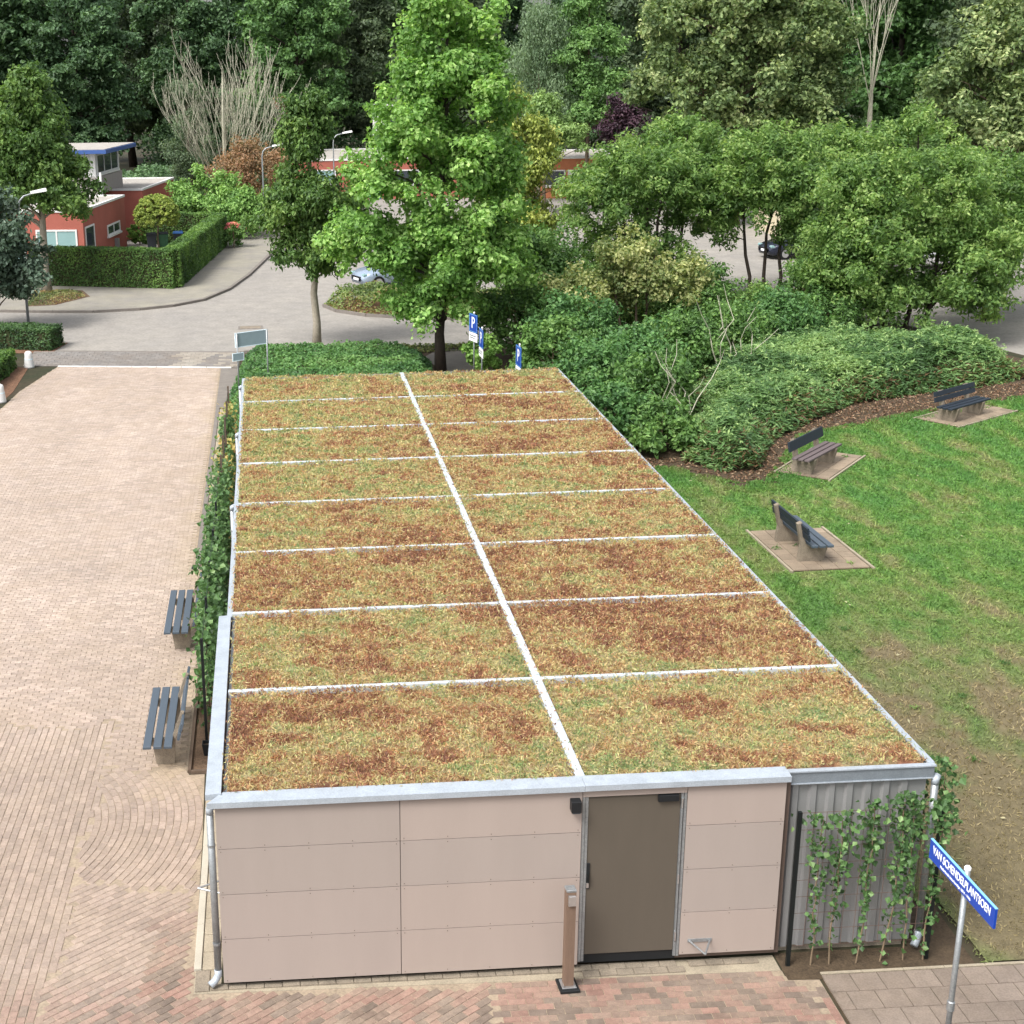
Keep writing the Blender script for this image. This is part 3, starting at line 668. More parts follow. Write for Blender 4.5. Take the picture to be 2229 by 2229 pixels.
# fallen leaves and scraps on the lawn
p = scatter(LAWN, 120); n = len(p); Q = leaves(np.stack([p[:, 0], p[:, 1], np.full(n, .07)], 1), G.normal(size=(n, 3))*.3+np.array([0, 0, 1]), G.uniform(.05, .1, n), G.uniform(.03, .06, n))
tag(link('fallen_leaves', quads_mesh('fallen_leaves', Q, np.array(srgb(190, 184, 150))*G.uniform(.7, 1.1, (n, 1))), leafmat('leaf')), 'pale fallen leaves scattered over the worn lawn', 'leaves', kind='stuff')

# ------------------------------------------------------------------ benches
def plank_mesh(mb, x0, x1, y, z, w, h, tilt=0):
    c, s = math.cos(tilt), math.sin(tilt); n0 = len(mb.v); mb.bbox(x0, x1, -w/2, w/2, -h/2, h/2, .005)
    for i in range(n0, len(mb.v)):
        a, b, d = mb.v[i]; mb.v[i] = (a, y+b*c-d*s, z+b*s+d*c)
def bench(label, loc, rz, kind, group):
    t = thing('bench', label, 'bench', loc, rz, group); L = 1.1 if kind == 'plaza' else 1.05
    if kind == 'plaza':
        for y in (-.16, 0, .16): m = MB(); plank_mesh(m, -L, L, y, .45, .125, .045); m.build('seat_slat', MATS['bench_slat'], t)
        for y, z in ((.34, .62), (.385, .77)): m = MB(); plank_mesh(m, -L, L, y, z, .04, .125, -.28); m.build('back_slat', MATS['bench_slat'], t)
        for x in (-.72, .72):
            m = MB(); pr = [(-.2, .425), (-.1, .30), (-.06, 0), (.22, 0), (.25, .40), (.41, .86), (.36, .87), (.21, .46), (.2, .425)]
            v = [(x-.035, y, z) for y, z in pr]+[(x+.035, y, z) for y, z in pr]; n = len(pr)
            m.add(v, [tuple(range(n)), tuple(range(2*n-1, n-1, -1))]+[(i, n+i, n+(i+1) % n, (i+1) % n) for i in range(n)]); m.build('leg', MATS['concrete_old'], t)
    else:
        sm = {'lawn': 'bench_slat', 'worn': 'bench_grey', 'dark': 'bench_dark'}[kind]
        for y in (-.17, 0., .17): m = MB(); plank_mesh(m, -L, L, y, .45, .13, .05); m.build('seat_slat', MATS[sm], t)
        for y, z in (((.31, .64), (.345, .80)) if kind != 'worn' else ((.33, .73),)):
            m = MB(); plank_mesh(m, -L, L, y, z, .045, .14 if kind != 'worn' else .26, -.2); m.build('back_slat', MATS['bench_dark'], t)
        for x in (-.66, .66):
            m = MB(); pr = [(-.26, .42), (-.24, .30), (-.16, 0), (.38, 0), (.34, .38), (.45, .86), (.36, .90), (.24, .42)]
            v = [(x-.06, y, z) for y, z in pr]+[(x+.06, y, z) for y, z in pr]; n = len(pr)
            m.add(v, [tuple(range(n)), tuple(range(2*n-1, n-1, -1))]+[(i, n+i, n+(i+1) % n, (i+1) % n) for i in range(n)]); m.build('leg', MATS['concrete_old'], t)
    return t
bench('grey slatted bench nearest the camera, left of the shed', (-1.2, 6.43, .022), -math.pi/2, 'plaza', 'benches on the brick plaza')
bench('grey slatted bench farther along the ivy fence, ivy touching its back', (-1.18, 11.04, .022), -math.pi/2, 'plaza', 'benches on the brick plaza')
bench('dark bench seen from behind on a slab in mid lawn', (12.15, 14.3, .036), math.pi/2+.02, 'lawn', 'benches on the lawn')
bench('bench with weathered grey seat at the foot of the low shrubs', (14.8, 20.6, .036), math.radians(46.6), 'worn', 'benches on the lawn')
bench('dark bench farthest back on the lawn, by the bare earth', (20.92, 25.25, .036), math.radians(33.9), 'dark', 'benches on the lawn')
tme = mesh_np('paving_tile', brick_verts(.162, .162, 0, .022, .004), BF); tme.materials.append(MATS['slab_obj'])
for (cx, cy, rz, nx, ny) in ((12.3, 14.4, math.pi/2+.02, 8, 5), (15.05, 20.95, math.radians(50), 8, 4), (21.2, 25.6, math.radians(33), 9, 4)):
    c, s = math.cos(rz), math.sin(rz); hx, hy = nx*.165+.03, ny*.165+.03
    base = struct(sheet('bench_base', [(cx+a*c-b*s, cy+a*s+b*c) for a, b in ((-hx, -hy), (hx, -hy), (hx, hy), (-hx, hy))], .03+.012, MATS['soil_dark']))
    for i in range(nx):
        for j in range(ny):
            a = (i-nx/2+.5)*.33; b = (j-ny/2+.5)*.33
            o = link('paving_tile', tme, None, base); o.location = (cx+a*c-b*s, cy+a*s+b*c, .036+R.uniform(0, .006)); o.rotation_euler = (R.uniform(-.01, .01), R.uniform(-.01, .01), rz)
            k = R.uniform(.8, 1.15); o.color = (*[q*k for q in srgb(138, 124, 106)], 1)
    mb = MB()
    for (a0, a1, b0, b1) in ((-hx-.05, hx+.05, -hy-.05, -hy), (-hx-.05, hx+.05, hy, hy+.05)):
        mb.prism([(cx+a*c-b*s, cy+a*s+b*c) for a, b in ((a0, b0), (a1, b0), (a1, b1), (a0, b1))], .0, .07)
    mb.build('edging_strip', MATS['concrete'], base)

# ------------------------------------------------------------------ small things round the shed
t = thing('light_bollard', 'square brown wooden post with steel head on a base plate beside the door', 'bollard', (3.97, -.42, .02), .05)
MB().bbox(-.055, .055, -.055, .055, .05, 1.30, .004).build('post', MATS['post_wood'], t)
MB().bbox(-.058, .058, -.058, .058, 1.301, 1.335, .006).build('cap', MATS['galv'], t)
MB().bbox(-.04, .045, -.09, -.056, 1.14, 1.27, .004).build('head', MATS['steel'], t)
MB().bbox(-.115, .115, -.13, .13, .0, .035, .004).build('base_block', MATS['black'], t)
MB().bbox(-.085, .085, -.09, .09, .0355, .0495, .002).build('base_plate', MATS['steel'], t)
for a, b in ((-.07, -.075), (.07, -.075), (-.07, .075), (.07, .075)): MB().lathe((a, b, .05), [(.008, 0), (.008, .012)], 6).build('bolt', MATS['galv'], t)
t = thing('drain_grate', 'small slotted drain grate at the end of the kerb by the far plaza bench', 'drain', (-1.05, 14.7, .02))
MB().box(-.15, .15, -.12, .12, 0, .012).build('frame', MATS['concrete'], t)
for i in range(3): MB().box(-.09+i*.07, -.05+i*.07, -.09, .09, .0121, .015).build('slot', MATS['black'], t)
t = thing('plant_pot', 'small black square pot at the foot of the nearest fence post', 'pot', (-.47, 5.95, .02))
m = MB(); m.add([(-.06, -.06, 0), (.06, -.06, 0), (.06, .06, 0), (-.06, .06, 0), (-.085, -.085, .2), (.085, -.085, .2), (.085, .085, .2), (-.085, .085, .2), (-.07, -.07, .2), (.07, -.07, .2), (.07, .07, .2), (-.07, .07, .2), (-.065, -.065, .15), (.065, -.065, .15), (.065, .065, .15), (-.065, .065, .15)],
      [(3, 2, 1, 0)]+[(i, (i+1) % 4, 4+(i+1) % 4, 4+i) for i in range(4)]+[(4+i, 4+(i+1) % 4, 8+(i+1) % 4, 8+i) for i in range(4)]+[(8+i, 8+(i+1) % 4, 12+(i+1) % 4, 12+i) for i in range(4)]+[(12, 13, 14, 15)]); m.build('pot_body', MATS['black'], t)
MB().box(-.064, .064, -.064, .064, .12, .152).build('potting_soil', MATS['soil_dark'], t)
t = thing('manhole_cover', 'grey rectangular cover set in the road behind the grey sign', 'cover', (-.1, 43.8, .005)); MB().bbox(-.5, .5, -.35, .35, 0, .012, .004).build('plate', MATS['kerb'], t); MB().box(-.42, .42, -.27, .27, .0121, .016).build('lid', MATS['concrete_old'], t)

# ------------------------------------------------------------------ trellis and ivy
pal_ivy = [srgb(38, 62, 30), srgb(52, 82, 40), srgb(74, 108, 54), srgb(120, 146, 88)]
pal_ivy_dry = [srgb(84, 104, 50), srgb(130, 130, 62), srgb(176, 150, 80), srgb(120, 84, 52)]
def ivy(label, group, loc, h, nl, spread, pal, along=(1, 0), L=.085, top=1.0, bushy=.0):
    t = thing('ivy_plant', label, 'ivy', loc, 0, group)
    pts = []; x = y = 0
    for i in range(12):
        z = -.02+h*i/11; x += R.uniform(-.03, .03); pts.append((along[0]*x, along[1]*x+R.uniform(-.01, .01), z))
    MB().tube(pts, [.011*(1-.5*i/11) for i in range(12)], 5).build('stem', MATS['twig'], t)
    zz = G.uniform(0, 1, nl)**(.8-.3*top)*h*1.03
    den = np.interp(zz/h, [0, .5, .75, 1.03], [.3, .45+bushy, .9+bushy*.3, 1.0+.3*top])
    clump = .6+.8*vn(zz*4, np.full(nl, loc[1]*3+loc[0]*7), 3)
    off = G.normal(size=nl)*spread*den*clump; px = np.interp(zz, [p[2] for p in pts], [p[0]*along[0]+p[1]*along[1] for p in pts])
    a = np.array(along); nrm = np.array([-a[1], a[0]])
    perp = G.normal(size=nl)*.05*(1+bushy)
    P = np.stack([a[0]*(px+off)+nrm[0]*perp, a[1]*(px+off)+nrm[1]*perp, zz], 1)
    N = G.normal(size=(nl, 3))*.55+np.array([-.2, -.5, .55]); T = G.normal(size=(nl, 3))*.6+np.array([0, 0, -1])
    ls = L*G.uniform(.55, 1.25, nl); Q = leaves(P, N, ls, ls*.95, T)
    col = palette(np.clip(G.beta(2, 2.4, nl), 0, 1), pal)*G.uniform(.8, 1.25, (nl, 1))
    link('leaves', quads_mesh('ivy_leaves', Q, col), leafmat('leaf'), t)
    return t
def wire_panel(parent, p0, p1, z0, z1, dx=.15, dz=.2, r=.0035, mat='black_metal'):
    p0 = Vector((*p0, 0)); p1 = Vector((*p1, 0)); m = MB(); L = (p1-p0).length; n = int(L/dx)
    for i in range(1, n):
        q = p0.lerp(p1, i/n); m.tube([(q.x, q.y, z0), (q.x, q.y, z1)], r, 3, False)
    k = int((z1-z0)/dz)
    for j in range(k+1):
        z = z0+(z1-z0)*j/k; m.tube([(p0.x, p0.y, z), (p1.x, p1.y, z)], r, 3, False)
    m.build('wire_mesh', MATS[mat], parent)
YT = -.22
M('rusty_wire', srgb(104, 84, 76), rough=.6, var=.2, metal=.3)
tf = thing('trellis_fence', 'black post trellis with wire mesh before the corrugated front wall', 'trellis', (0, 0, .0))
for (x, y, h) in ((6.67, YT, 2.08), (8.36, YT, 2.08), (8.52, .35, 2.05), (8.52, 2.2, 2.0)): MB().bbox(x-.022, x+.022, y-.022, y+.022, 0, h, .004).build('post', MATS['black_metal'], tf)
wire_panel(tf, (6.69, YT), (8.34, YT), .28, 2.06, mat='rusty_wire'); wire_panel(tf, (8.52, .37), (8.52, 2.18), .28, 2.0, mat='rusty_wire')
for k, (x, h, nl) in enumerate(((6.92, 1.98, 120), (7.18, 2.0, 130), (7.50, 2.12, 160), (7.80, 2.16, 190), (8.10, 2.18, 150), (8.31, 2.1, 170))):
    ivy('ivy stem climbing the front wire trellis, %s from its left post' % ['first', 'second', 'third', 'fourth', 'fifth', 'sixth'][k], 'ivy on the front trellis', (x, YT-.015, .012), h, int(nl*1.35), .09, pal_ivy, L=.075, top=1)
ivy('ivy at the right corner of the shed hanging over the second black post', 'ivy on the front trellis', (8.52, .1, .02), 2.35, 200, .13, pal_ivy, (0, 1), .085, 1)
ivy('ivy on the side trellis behind the right front corner of the shed', 'ivy on the front trellis', (8.54, .9, .02), 2.1, 200, .2, pal_ivy, (0, 1), .085, 1)
# plaza-side fence
lf = thing('trellis_fence', 'long ivy fence of dark posts between brick plaza and shed wall', 'trellis', (0, 0, 0))
PY = [6.3+1.82*i for i in range(11)]
for i, y in enumerate(PY): MB().bbox(-.522, -.478, y-.022, y+.022, 0, 1.85, .004).build('post', MATS['black_metal'] if i < 5 else MATS['timber'], lf)
for i in range(10): wire_panel(lf, (-.5, PY[i]+.022), (-.5, PY[i+1]-.022), .2, 1.8, .3, .3)
lab_near = 'ivy growing thickly on the plaza fence beside the benches'; lab_far = 'sparse yellowing ivy at the far end of the plaza fence'
for i in range(22):
    y = 6.75+i*.82
    if y < 7.4: ivy(lab_far.replace('far', 'near').replace('yellowing', 'young') , 'ivy on the plaza fence', (-.5, y, .02), 1.0, 60, .2, pal_ivy, (0, 1), .09, 0, .6); continue
    if y < 15.8: ivy(lab_near, 'thick ivy on the plaza fence', (-.5, y, .02), R.uniform(1.35, 1.8), 620 if y > 8.4 else 380, .34, pal_ivy, (0, 1), .10, .2, 1.3)
    else: ivy(lab_far, 'sparse ivy on the plaza fence', (-.5, y, .02), R.uniform(.8, 1.5), 330, .3, pal_ivy if i % 3 else pal_ivy_dry, (0, 1), .11, .0, 1.1)

# ------------------------------------------------------------------ signs
def text_mesh(body, size, name, mat, parent, loc, rot, align='CENTER', sx=1.0, ext=.0015):
    cu = bpy.data.curves.new(name, 'FONT'); cu.body = body; cu.size = size; cu.align_x = align; cu.align_y = 'CENTER'; cu.extrude = ext; cu.offset = size*.012
    o = bpy.data.objects.new(name+'_tmp', cu); COL.objects.link(o); bpy.context.view_layer.update()
    me = bpy.data.meshes.new_from_object(o.evaluated_get(bpy.context.evaluated_depsgraph_get())); bpy.data.objects.remove(o)
    q = link(name, me, None, parent); me.materials.clear(); me.materials.append(mat); q.location = loc; q.rotation_euler = rot; q.scale = (sx, 1, 1)
    return q
# street name sign: plate runs towards the camera, its face turned left
t = thing('street_name_sign', 'blue street name sign reading VAN SCHENDELPLANTSOEN on a grey pole', 'street sign', (7.48, -2.44, 0), -math.pi/2+.03)
# local x runs along the plate from far to near end; face looks towards local -y
MB().tube([(0, .045, 0), (0, .045, 2.63)], .03, 12).build('pole', MATS['galv'], t, True)
MB().lathe((0, .045, 2.63), [(.034, 0), (.034, .025), (.02, .04)], 12).build('pole_cap', MATS['white_plastic'], t)
MB().lathe((0, .045, .98), [(.04, 0), (.04, .1), (.031, .11)], 12).build('collar', MATS['galv'], t)
pl = MB().bbox(-.655, .655, -.012, .012, 2.38, 2.60, .003).build('plate', MATS['sign_blue'], t)
MB().box(-.656, .656, -.0135, .0135, 2.6001, 2.606).build('plate_rim', MATS['sign_edge'], pl)
w = text_mesh('VAN SCHENDELPLANTSOEN', .125, 'lettering', MATS['sign_white'], pl, (0, -.0135, 2.515), (math.pi/2, 0, 0)); w.scale = (1.16/w.dimensions.x, 1, 1)
w = text_mesh('Nederlands letterkundige 1874 - 1946', .04, 'small_lettering', MATS['sign_white'], pl, (-.1, -.0135, 2.42), (math.pi/2, 0, 0)); w.scale = (.62/w.dimensions.x, 1, 1)
MB().bbox(-.03, .03, .0122, .03, 2.42, 2.56, .002).build('clamp', MATS['galv'], t)
# parking signs seen nearly edge-on
def p_sign(label, loc, rz, top, lines, tilt=0.0):
    t = thing('parking_sign', label, 'parking sign', loc, rz, 'parking signs behind the shed')
    MB().tube([(0, .03, 0), (0, .03, top+.03)], .025, 10).build('pole', MATS['galv'], t, True); MB().lathe((0, .03, top+.03), [(.03, 0), (.03, .03), (.015, .04)], 10).build('pole_cap', MATS['white_plastic'], t)
    p = MB().bbox(-.3, .3, -.01, .01, top-.6, top, .003).build('plate', MATS['sign_blue'], t)
    b = MB().box(-.285, -.270, -.0115, -.0101, top-.585, top-.015).box(.270, .285, -.0115, -.0101, top-.585, top-.015).box(-.27, .27, -.0115, -.0101, top-.03, top-.015).box(-.27, .27, -.0115, -.0101, top-.585, top-.57); b.build('border', MATS['sign_edge'], p)
    text_mesh('P', .52, 'letter_p', MATS['sign_white'], p, (0, -.0115, top-.3), (math.pi/2, 0, 0))
    u = MB().bbox(-.3, .3, -.01, .01, top-.9, top-.62, .003).build('under_plate', MATS['sign_white'], t)
    for k in range(lines): MB().box(-.24, .24-.1*(k % 2), -.0115, -.0101, top-.70-.07*k-.03, top-.70-.07*k).build('text_line', MATS['text_grey'], u)
p_sign('blue P parking sign, tallest and leftmost of the three behind the shed', (7.35, 31.6, 0), math.radians(-73), 2.42, 2)
p_sign('blue P parking sign standing just in front of the tallest one', (7.42, 30.3, 0), math.radians(-87), 2.16, 2)
p_sign('blue P parking sign on its own, rightmost, half hidden by the roof edge', (7.95, 26.4, 0), math.radians(-86), 2.35, 1)
t = thing('notice_board', 'grey backed sign board with pale frame on two posts at the planted bed', 'sign board', (-.38, 31.3, 0), math.radians(30))
for x in (0.02, 1.13): MB().tube([(x, 0, 0), (x, 0, 2.08)], .025, 8).build('post', MATS['galv'], t, True)
b = MB().box(-.0, 1.15, .026, .05, 1.62, 2.05).build('board', MATS['sign_grey'], t)
MB().box(-.02, 1.17, .02, .056, 2.0501, 2.075).box(-.02, 1.17, .02, .056, 1.595, 1.6199).box(-.03, -.001, .02, .056, 1.596, 2.074).box(1.151, 1.18, .02, .056, 1.596, 2.074).build('board_frame', MATS['sign_frame'], b)
s = MB().box(-.17, .21, -.05, -.03, 1.2, 1.42).build('small_plate', MATS['sign_grey'], t)
MB().box(-.185, .225, -.054, -.026, 1.4201, 1.44).box(-.185, .225, -.054, -.026, 1.18, 1.1999).box(-.19, -.171, -.054, -.026, 1.181, 1.439).box(.2105, .23, -.054, -.026, 1.181, 1.439).build('small_frame', MATS['sign_frame'], s)

# ------------------------------------------------------------------ bollards, lamps, bins
for lab, loc in (('white tapered bollard at the corner of the footway crossing', (-8.02, 37.0, .008)), ('white bollard cut by the left picture edge, beside the plaza hedge', (-8.1, 31.5, .01))):
    t = thing('bollard', lab, 'bollard', loc, 0, 'white bollards at the plaza edge')
    MB().lathe((0, 0, 0), [(.19, 0), (.185, .05), (.14, .42), (.135, .52), (.11, .57), (.05, .60)], 16).build('body', MATS['white_paint'], t, True)
    MB().lathe((0, 0, .3), [(.1575, 0), (.153, .04)], 16).build('ring', MATS['sign_frame'], t)
def street_lamp(label, loc, rz, h, reach=.9):
    t = thing('street_lamp', label, 'street lamp', loc, rz, 'street lamps')
    pts = [(0, 0, 0), (0, 0, h*.5), (0, 0, h-.55), (.06, 0, h-.25), (.25, 0, h-.06), (.5, 0, h), (reach-.2, 0, h+.05)]
    MB().tube(pts, [.065, .05, .045, .04, .038, .035, .033], 10).build('pole', MATS['galv'], t, True)
    hd = MB(); hd.add([(reach-.25, -.06, h+.02), (reach+.4, -.12, h+.1), (reach+.4, .12, h+.1), (reach-.25, .06, h+.02), (reach-.25, -.05, h+.12), (reach+.38, -.1, h+.22), (reach+.38, .1, h+.22), (reach-.25, .05, h+.12)],
           [(0, 3, 2, 1), (4, 5, 6, 7), (0, 1, 5, 4), (1, 2, 6, 5), (2, 3, 7, 6), (3, 0, 4, 7)]); k = hd.build('lamp_head', MATS['white_plastic'], t)
    MB().add([(reach-.1, -.06, h+.03), (reach+.36, -.1, h+.09), (reach+.36, .1, h+.09), (reach-.1, .06, h+.03)], [(0, 3, 2, 1)]).build('lens', MATS['glass_pale'], k)
street_lamp('street lamp in front of the rust coloured shrub', (.55, 78, .0), .1, 5.2); street_lamp('street lamp before the gravel roofed red house, right of the round crowned tree', (5.35, 85, 0), .1, 5.55)
street_lamp('street lamp rising out of the dark bush at the left edge', (-9.45, 46.1, 0), .35, 5.35, .8)
def bin_(label, loc, rz, body, lid):
    t = thing('wheelie_bin', label, 'wheelie bin', loc, rz, 'wheelie bins behind the hedge')
    m = MB(); m.add([(-.23, -.26, .06), (.23, -.26, .06), (.23, .22, .06), (-.23, .22, .06), (-.29, -.34, .98), (.29, -.34, .98), (.29, .3, .98), (-.29, .3, .98)], [(3, 2, 1, 0), (4, 5, 6, 7), (0, 1, 5, 4), (1, 2, 6, 5), (2, 3, 7, 6), (3, 0, 4, 7)]); m.build('body', M('bin_'+body[0], body[1], rough=.6, var=.05), t)
    m = MB(); m.add([(-.3, -.37, .985), (.3, -.37, .985), (.3, .33, 1.0), (-.3, .33, 1.0), (-.24, -.3, 1.04), (.24, -.3, 1.04), (.24, .26, 1.07), (-.24, .26, 1.07)], [(3, 2, 1, 0), (4, 5, 6, 7), (0, 1, 5, 4), (1, 2, 6, 5), (2, 3, 7, 6), (3, 0, 4, 7)]); m.build('lid', M('bin_'+lid[0], lid[1], rough=.5, var=.05), t)
    MB().box(-.25, .25, .331, .37, .92, .96).build('handle', MATS['rubber'], t)
    for x in (-.27, .27): MB().tube([(x-.03, .22, .1), (x+.03, .22, .1)], .1, 12).build('wheel', MATS['rubber'], t)
bk = ('grey', srgb(44, 48, 54)); bin_('dark grey wheelie bin with dark lid below the round topiary', (-5.95, 69.4, 0), .1, bk, bk); bin_('wheelie bin with green flank beside the dark grey bin', (-5.3, 69.6, 0), .1, ('green', srgb(50, 86, 62)), bk); bin_('wheelie bin with blue lid behind the hedge', (-4.45, 69.8, 0), .05, bk, ('blue', srgb(70, 120, 190)))

# ------------------------------------------------------------------ houses
def window(parent, face, a0, a1, z0, z1, at, glass='glass', frame='white_paint', sill=True, mull=0):
    """face 'x': wall plane x=at looking +x, a = y ; face 'y': plane y=at looking -y, a = x"""
    def bx(m, p0, p1, q0, q1, d0, d1):
        if face == 'x': m.box(at+d0, at+d1, p0, p1, q0, q1)
        else: m.box(p0, p1, at-d1, at-d0, q0, q1)
        return m
    f = MB(); t = .09
    bx(f, a0, a1, z0, z0+t, .003, .05); bx(f, a0, a1, z1-t, z1, .003, .05); bx(f, a0, a0+t, z0+t+.001, z1-t-.001, .003, .05); bx(f, a1-t, a1, z0+t+.001, z1-t-.001, .003, .05)
    for k in range(mull): a = a0+(a1-a0)*(k+1)/(mull+1); bx(f, a-.04, a+.04, z0+t+.001, z1-t-.001, .003, .045)
    w = f.build('window', MATS[frame], parent)
    bx(MB(), a0+t+.001, a1-t-.001, z0+t+.001, z1-t-.001, .002, .02).build('pane', MATS[glass], w)
    if sill: bx(MB(), a0-.08, a1+.08, z0-.1, z0-.001, .003, .12).build('sill', MATS[frame], w)
hs1 = thing('house', 'red brick house with gravel flat roofs and a white upper storey behind the hedge', 'house', (-9.0, 63.0, 0), math.radians(-9.4))
def wing(parent, x0, x1, y0, y1, h, wall='red_brick', par=.12):
    w = MB().box(x0, x1, y0, y1, 0, h).build('wall', MATS[wall], parent)
    MB().box(x0-.04, x1+.04, y0-.05, y0+.12, h+.001, h+par).box(x0-.04, x1+.04, y1-.12, y1+.04, h+.001, h+par).box(x1-.12, x1+.05, y0+.121, y1-.121, h+.001, h+par).box(x0-.04, x0+.12, y0+.121, y1-.121, h+.001, h+par).build('roof_trim', MATS['white_paint'], parent)
    MB().box(x0+.121, x1-.121, y0+.121, y1-.121, h+.001, h+.05).build('roof', MATS['gravel'], parent)
wing(hs1, -9, 0, 0, 8.7, 2.95); wing(hs1, -9, .1, 12.7, 21.3, 2.95); wing(hs1, -9, -2.6, 8.72, 12.68, 2.95)
window(hs1, 'y', -2.6, -.35, .1, 2.05, 0, 'glass_pale', mull=1, sill=False); window(hs1, 'y', -6.2, -3.2, .1, 2.05, 0, 'glass_pale', mull=2, sill=False)
window(hs1, 'x', .25, 2.0, .1, 2.15, 0, 'glass', sill=False); window(hs1, 'x', 4.6, 7.3, 1.15, 1.75, 0, 'glass', mull=1)
MB().box(.003, .22, 6.0, 6.3, .2, .85).build('meter_box', MATS['galv'], hs1)
MB().box(-8.5, -1.75, 9.5, 15.2, 3.01, 4.0).build('upper_base', MATS['grey_wall'], hs1)
up = MB().box(-8.4, -1.85, 9.6, 15.0, 4.001, 5.4).build('upper_storey', MATS['white_paint'], hs1)
window(hs1, 'x', 9.9, 14.6, 4.15, 5.3, -1.85, 'glass', mull=2); window(hs1, 'y', -6, -2.2, 4.15, 5.3, 9.6, 'glass', mull=3)
r = MB().box(-9.2, -.9, 8.7, 15.8, 5.401, 5.62).build('upper_roof', MATS['blue_paint'], hs1); MB().box(-9.1, -1.0, 8.8, 15.7, 5.621, 5.66).build('roofing', MATS['gravel'], r)
MB().tube([(-1.5, 9.3, 3.0), (-1.5, 9.3, 4.3)], .07, 8).build('rain_pipe', MATS['white_plastic'], hs1)
hs2 = thing('house', 'red house with white roof edge seen between the two street trees', 'house', (3.0, 98.0, 0), math.radians(-4))
wing(hs2, 0, 13.5, 0, 13, 2.95); window(hs2, 'y', 1.4, 3.1, 1.2, 2.3, 0, 'glass_pale'); window(hs2, 'y', 7.5, 9.5, 1.1, 2.2, 0, 'glass'); MB().box(5.6, 6.6, -.04, -.003, 0.05, 2.15).build('door', MATS['blue_paint'], hs2)
MB().box(6, 12.5, 14, 22, 2.5, 6.6).build('upper_storey', MATS['white_paint'], hs2); window(hs2, 'y', 7, 9, 4.2, 6.0, 14, 'glass')
hs3 = thing('house', 'low house with brown wooden fascia and white roof edge behind the thicket', 'house', (21.0, 95, 0), math.radians(-6))
wing(hs3, 0, 6, 0, 9, 2.9, 'wood_red'); window(hs3, 'y', .6, 2.2, .9, 2.1, 0); window(hs3, 'y', 3.6, 5.2, .9, 2.1, 0); MB().box(2.4, 3.3, -.04, -.003, .05, 2.1).build('door', MATS['white_paint'], hs3)
MB().box(6.3, 8.6, -1, 3, 0, 2.2).build('garage', MATS['wood_red'], hs3); MB().box(6.2, 8.7, -1.1, 3.1, 2.201, 2.4).build('garage_roof', MATS['white_paint'], hs3)
hs4 = thing('house', 'pale house glimpsed through the thicket trees at the right', 'house', (30, 66, 0), math.radians(-6))
wing(hs4, 0, 9, 0, 8, 2.7, 'cream'); window(hs4, 'y', 1, 3, .8, 2.0, 0); window(hs4, 'y', 5, 8, .8, 2.0, 0)

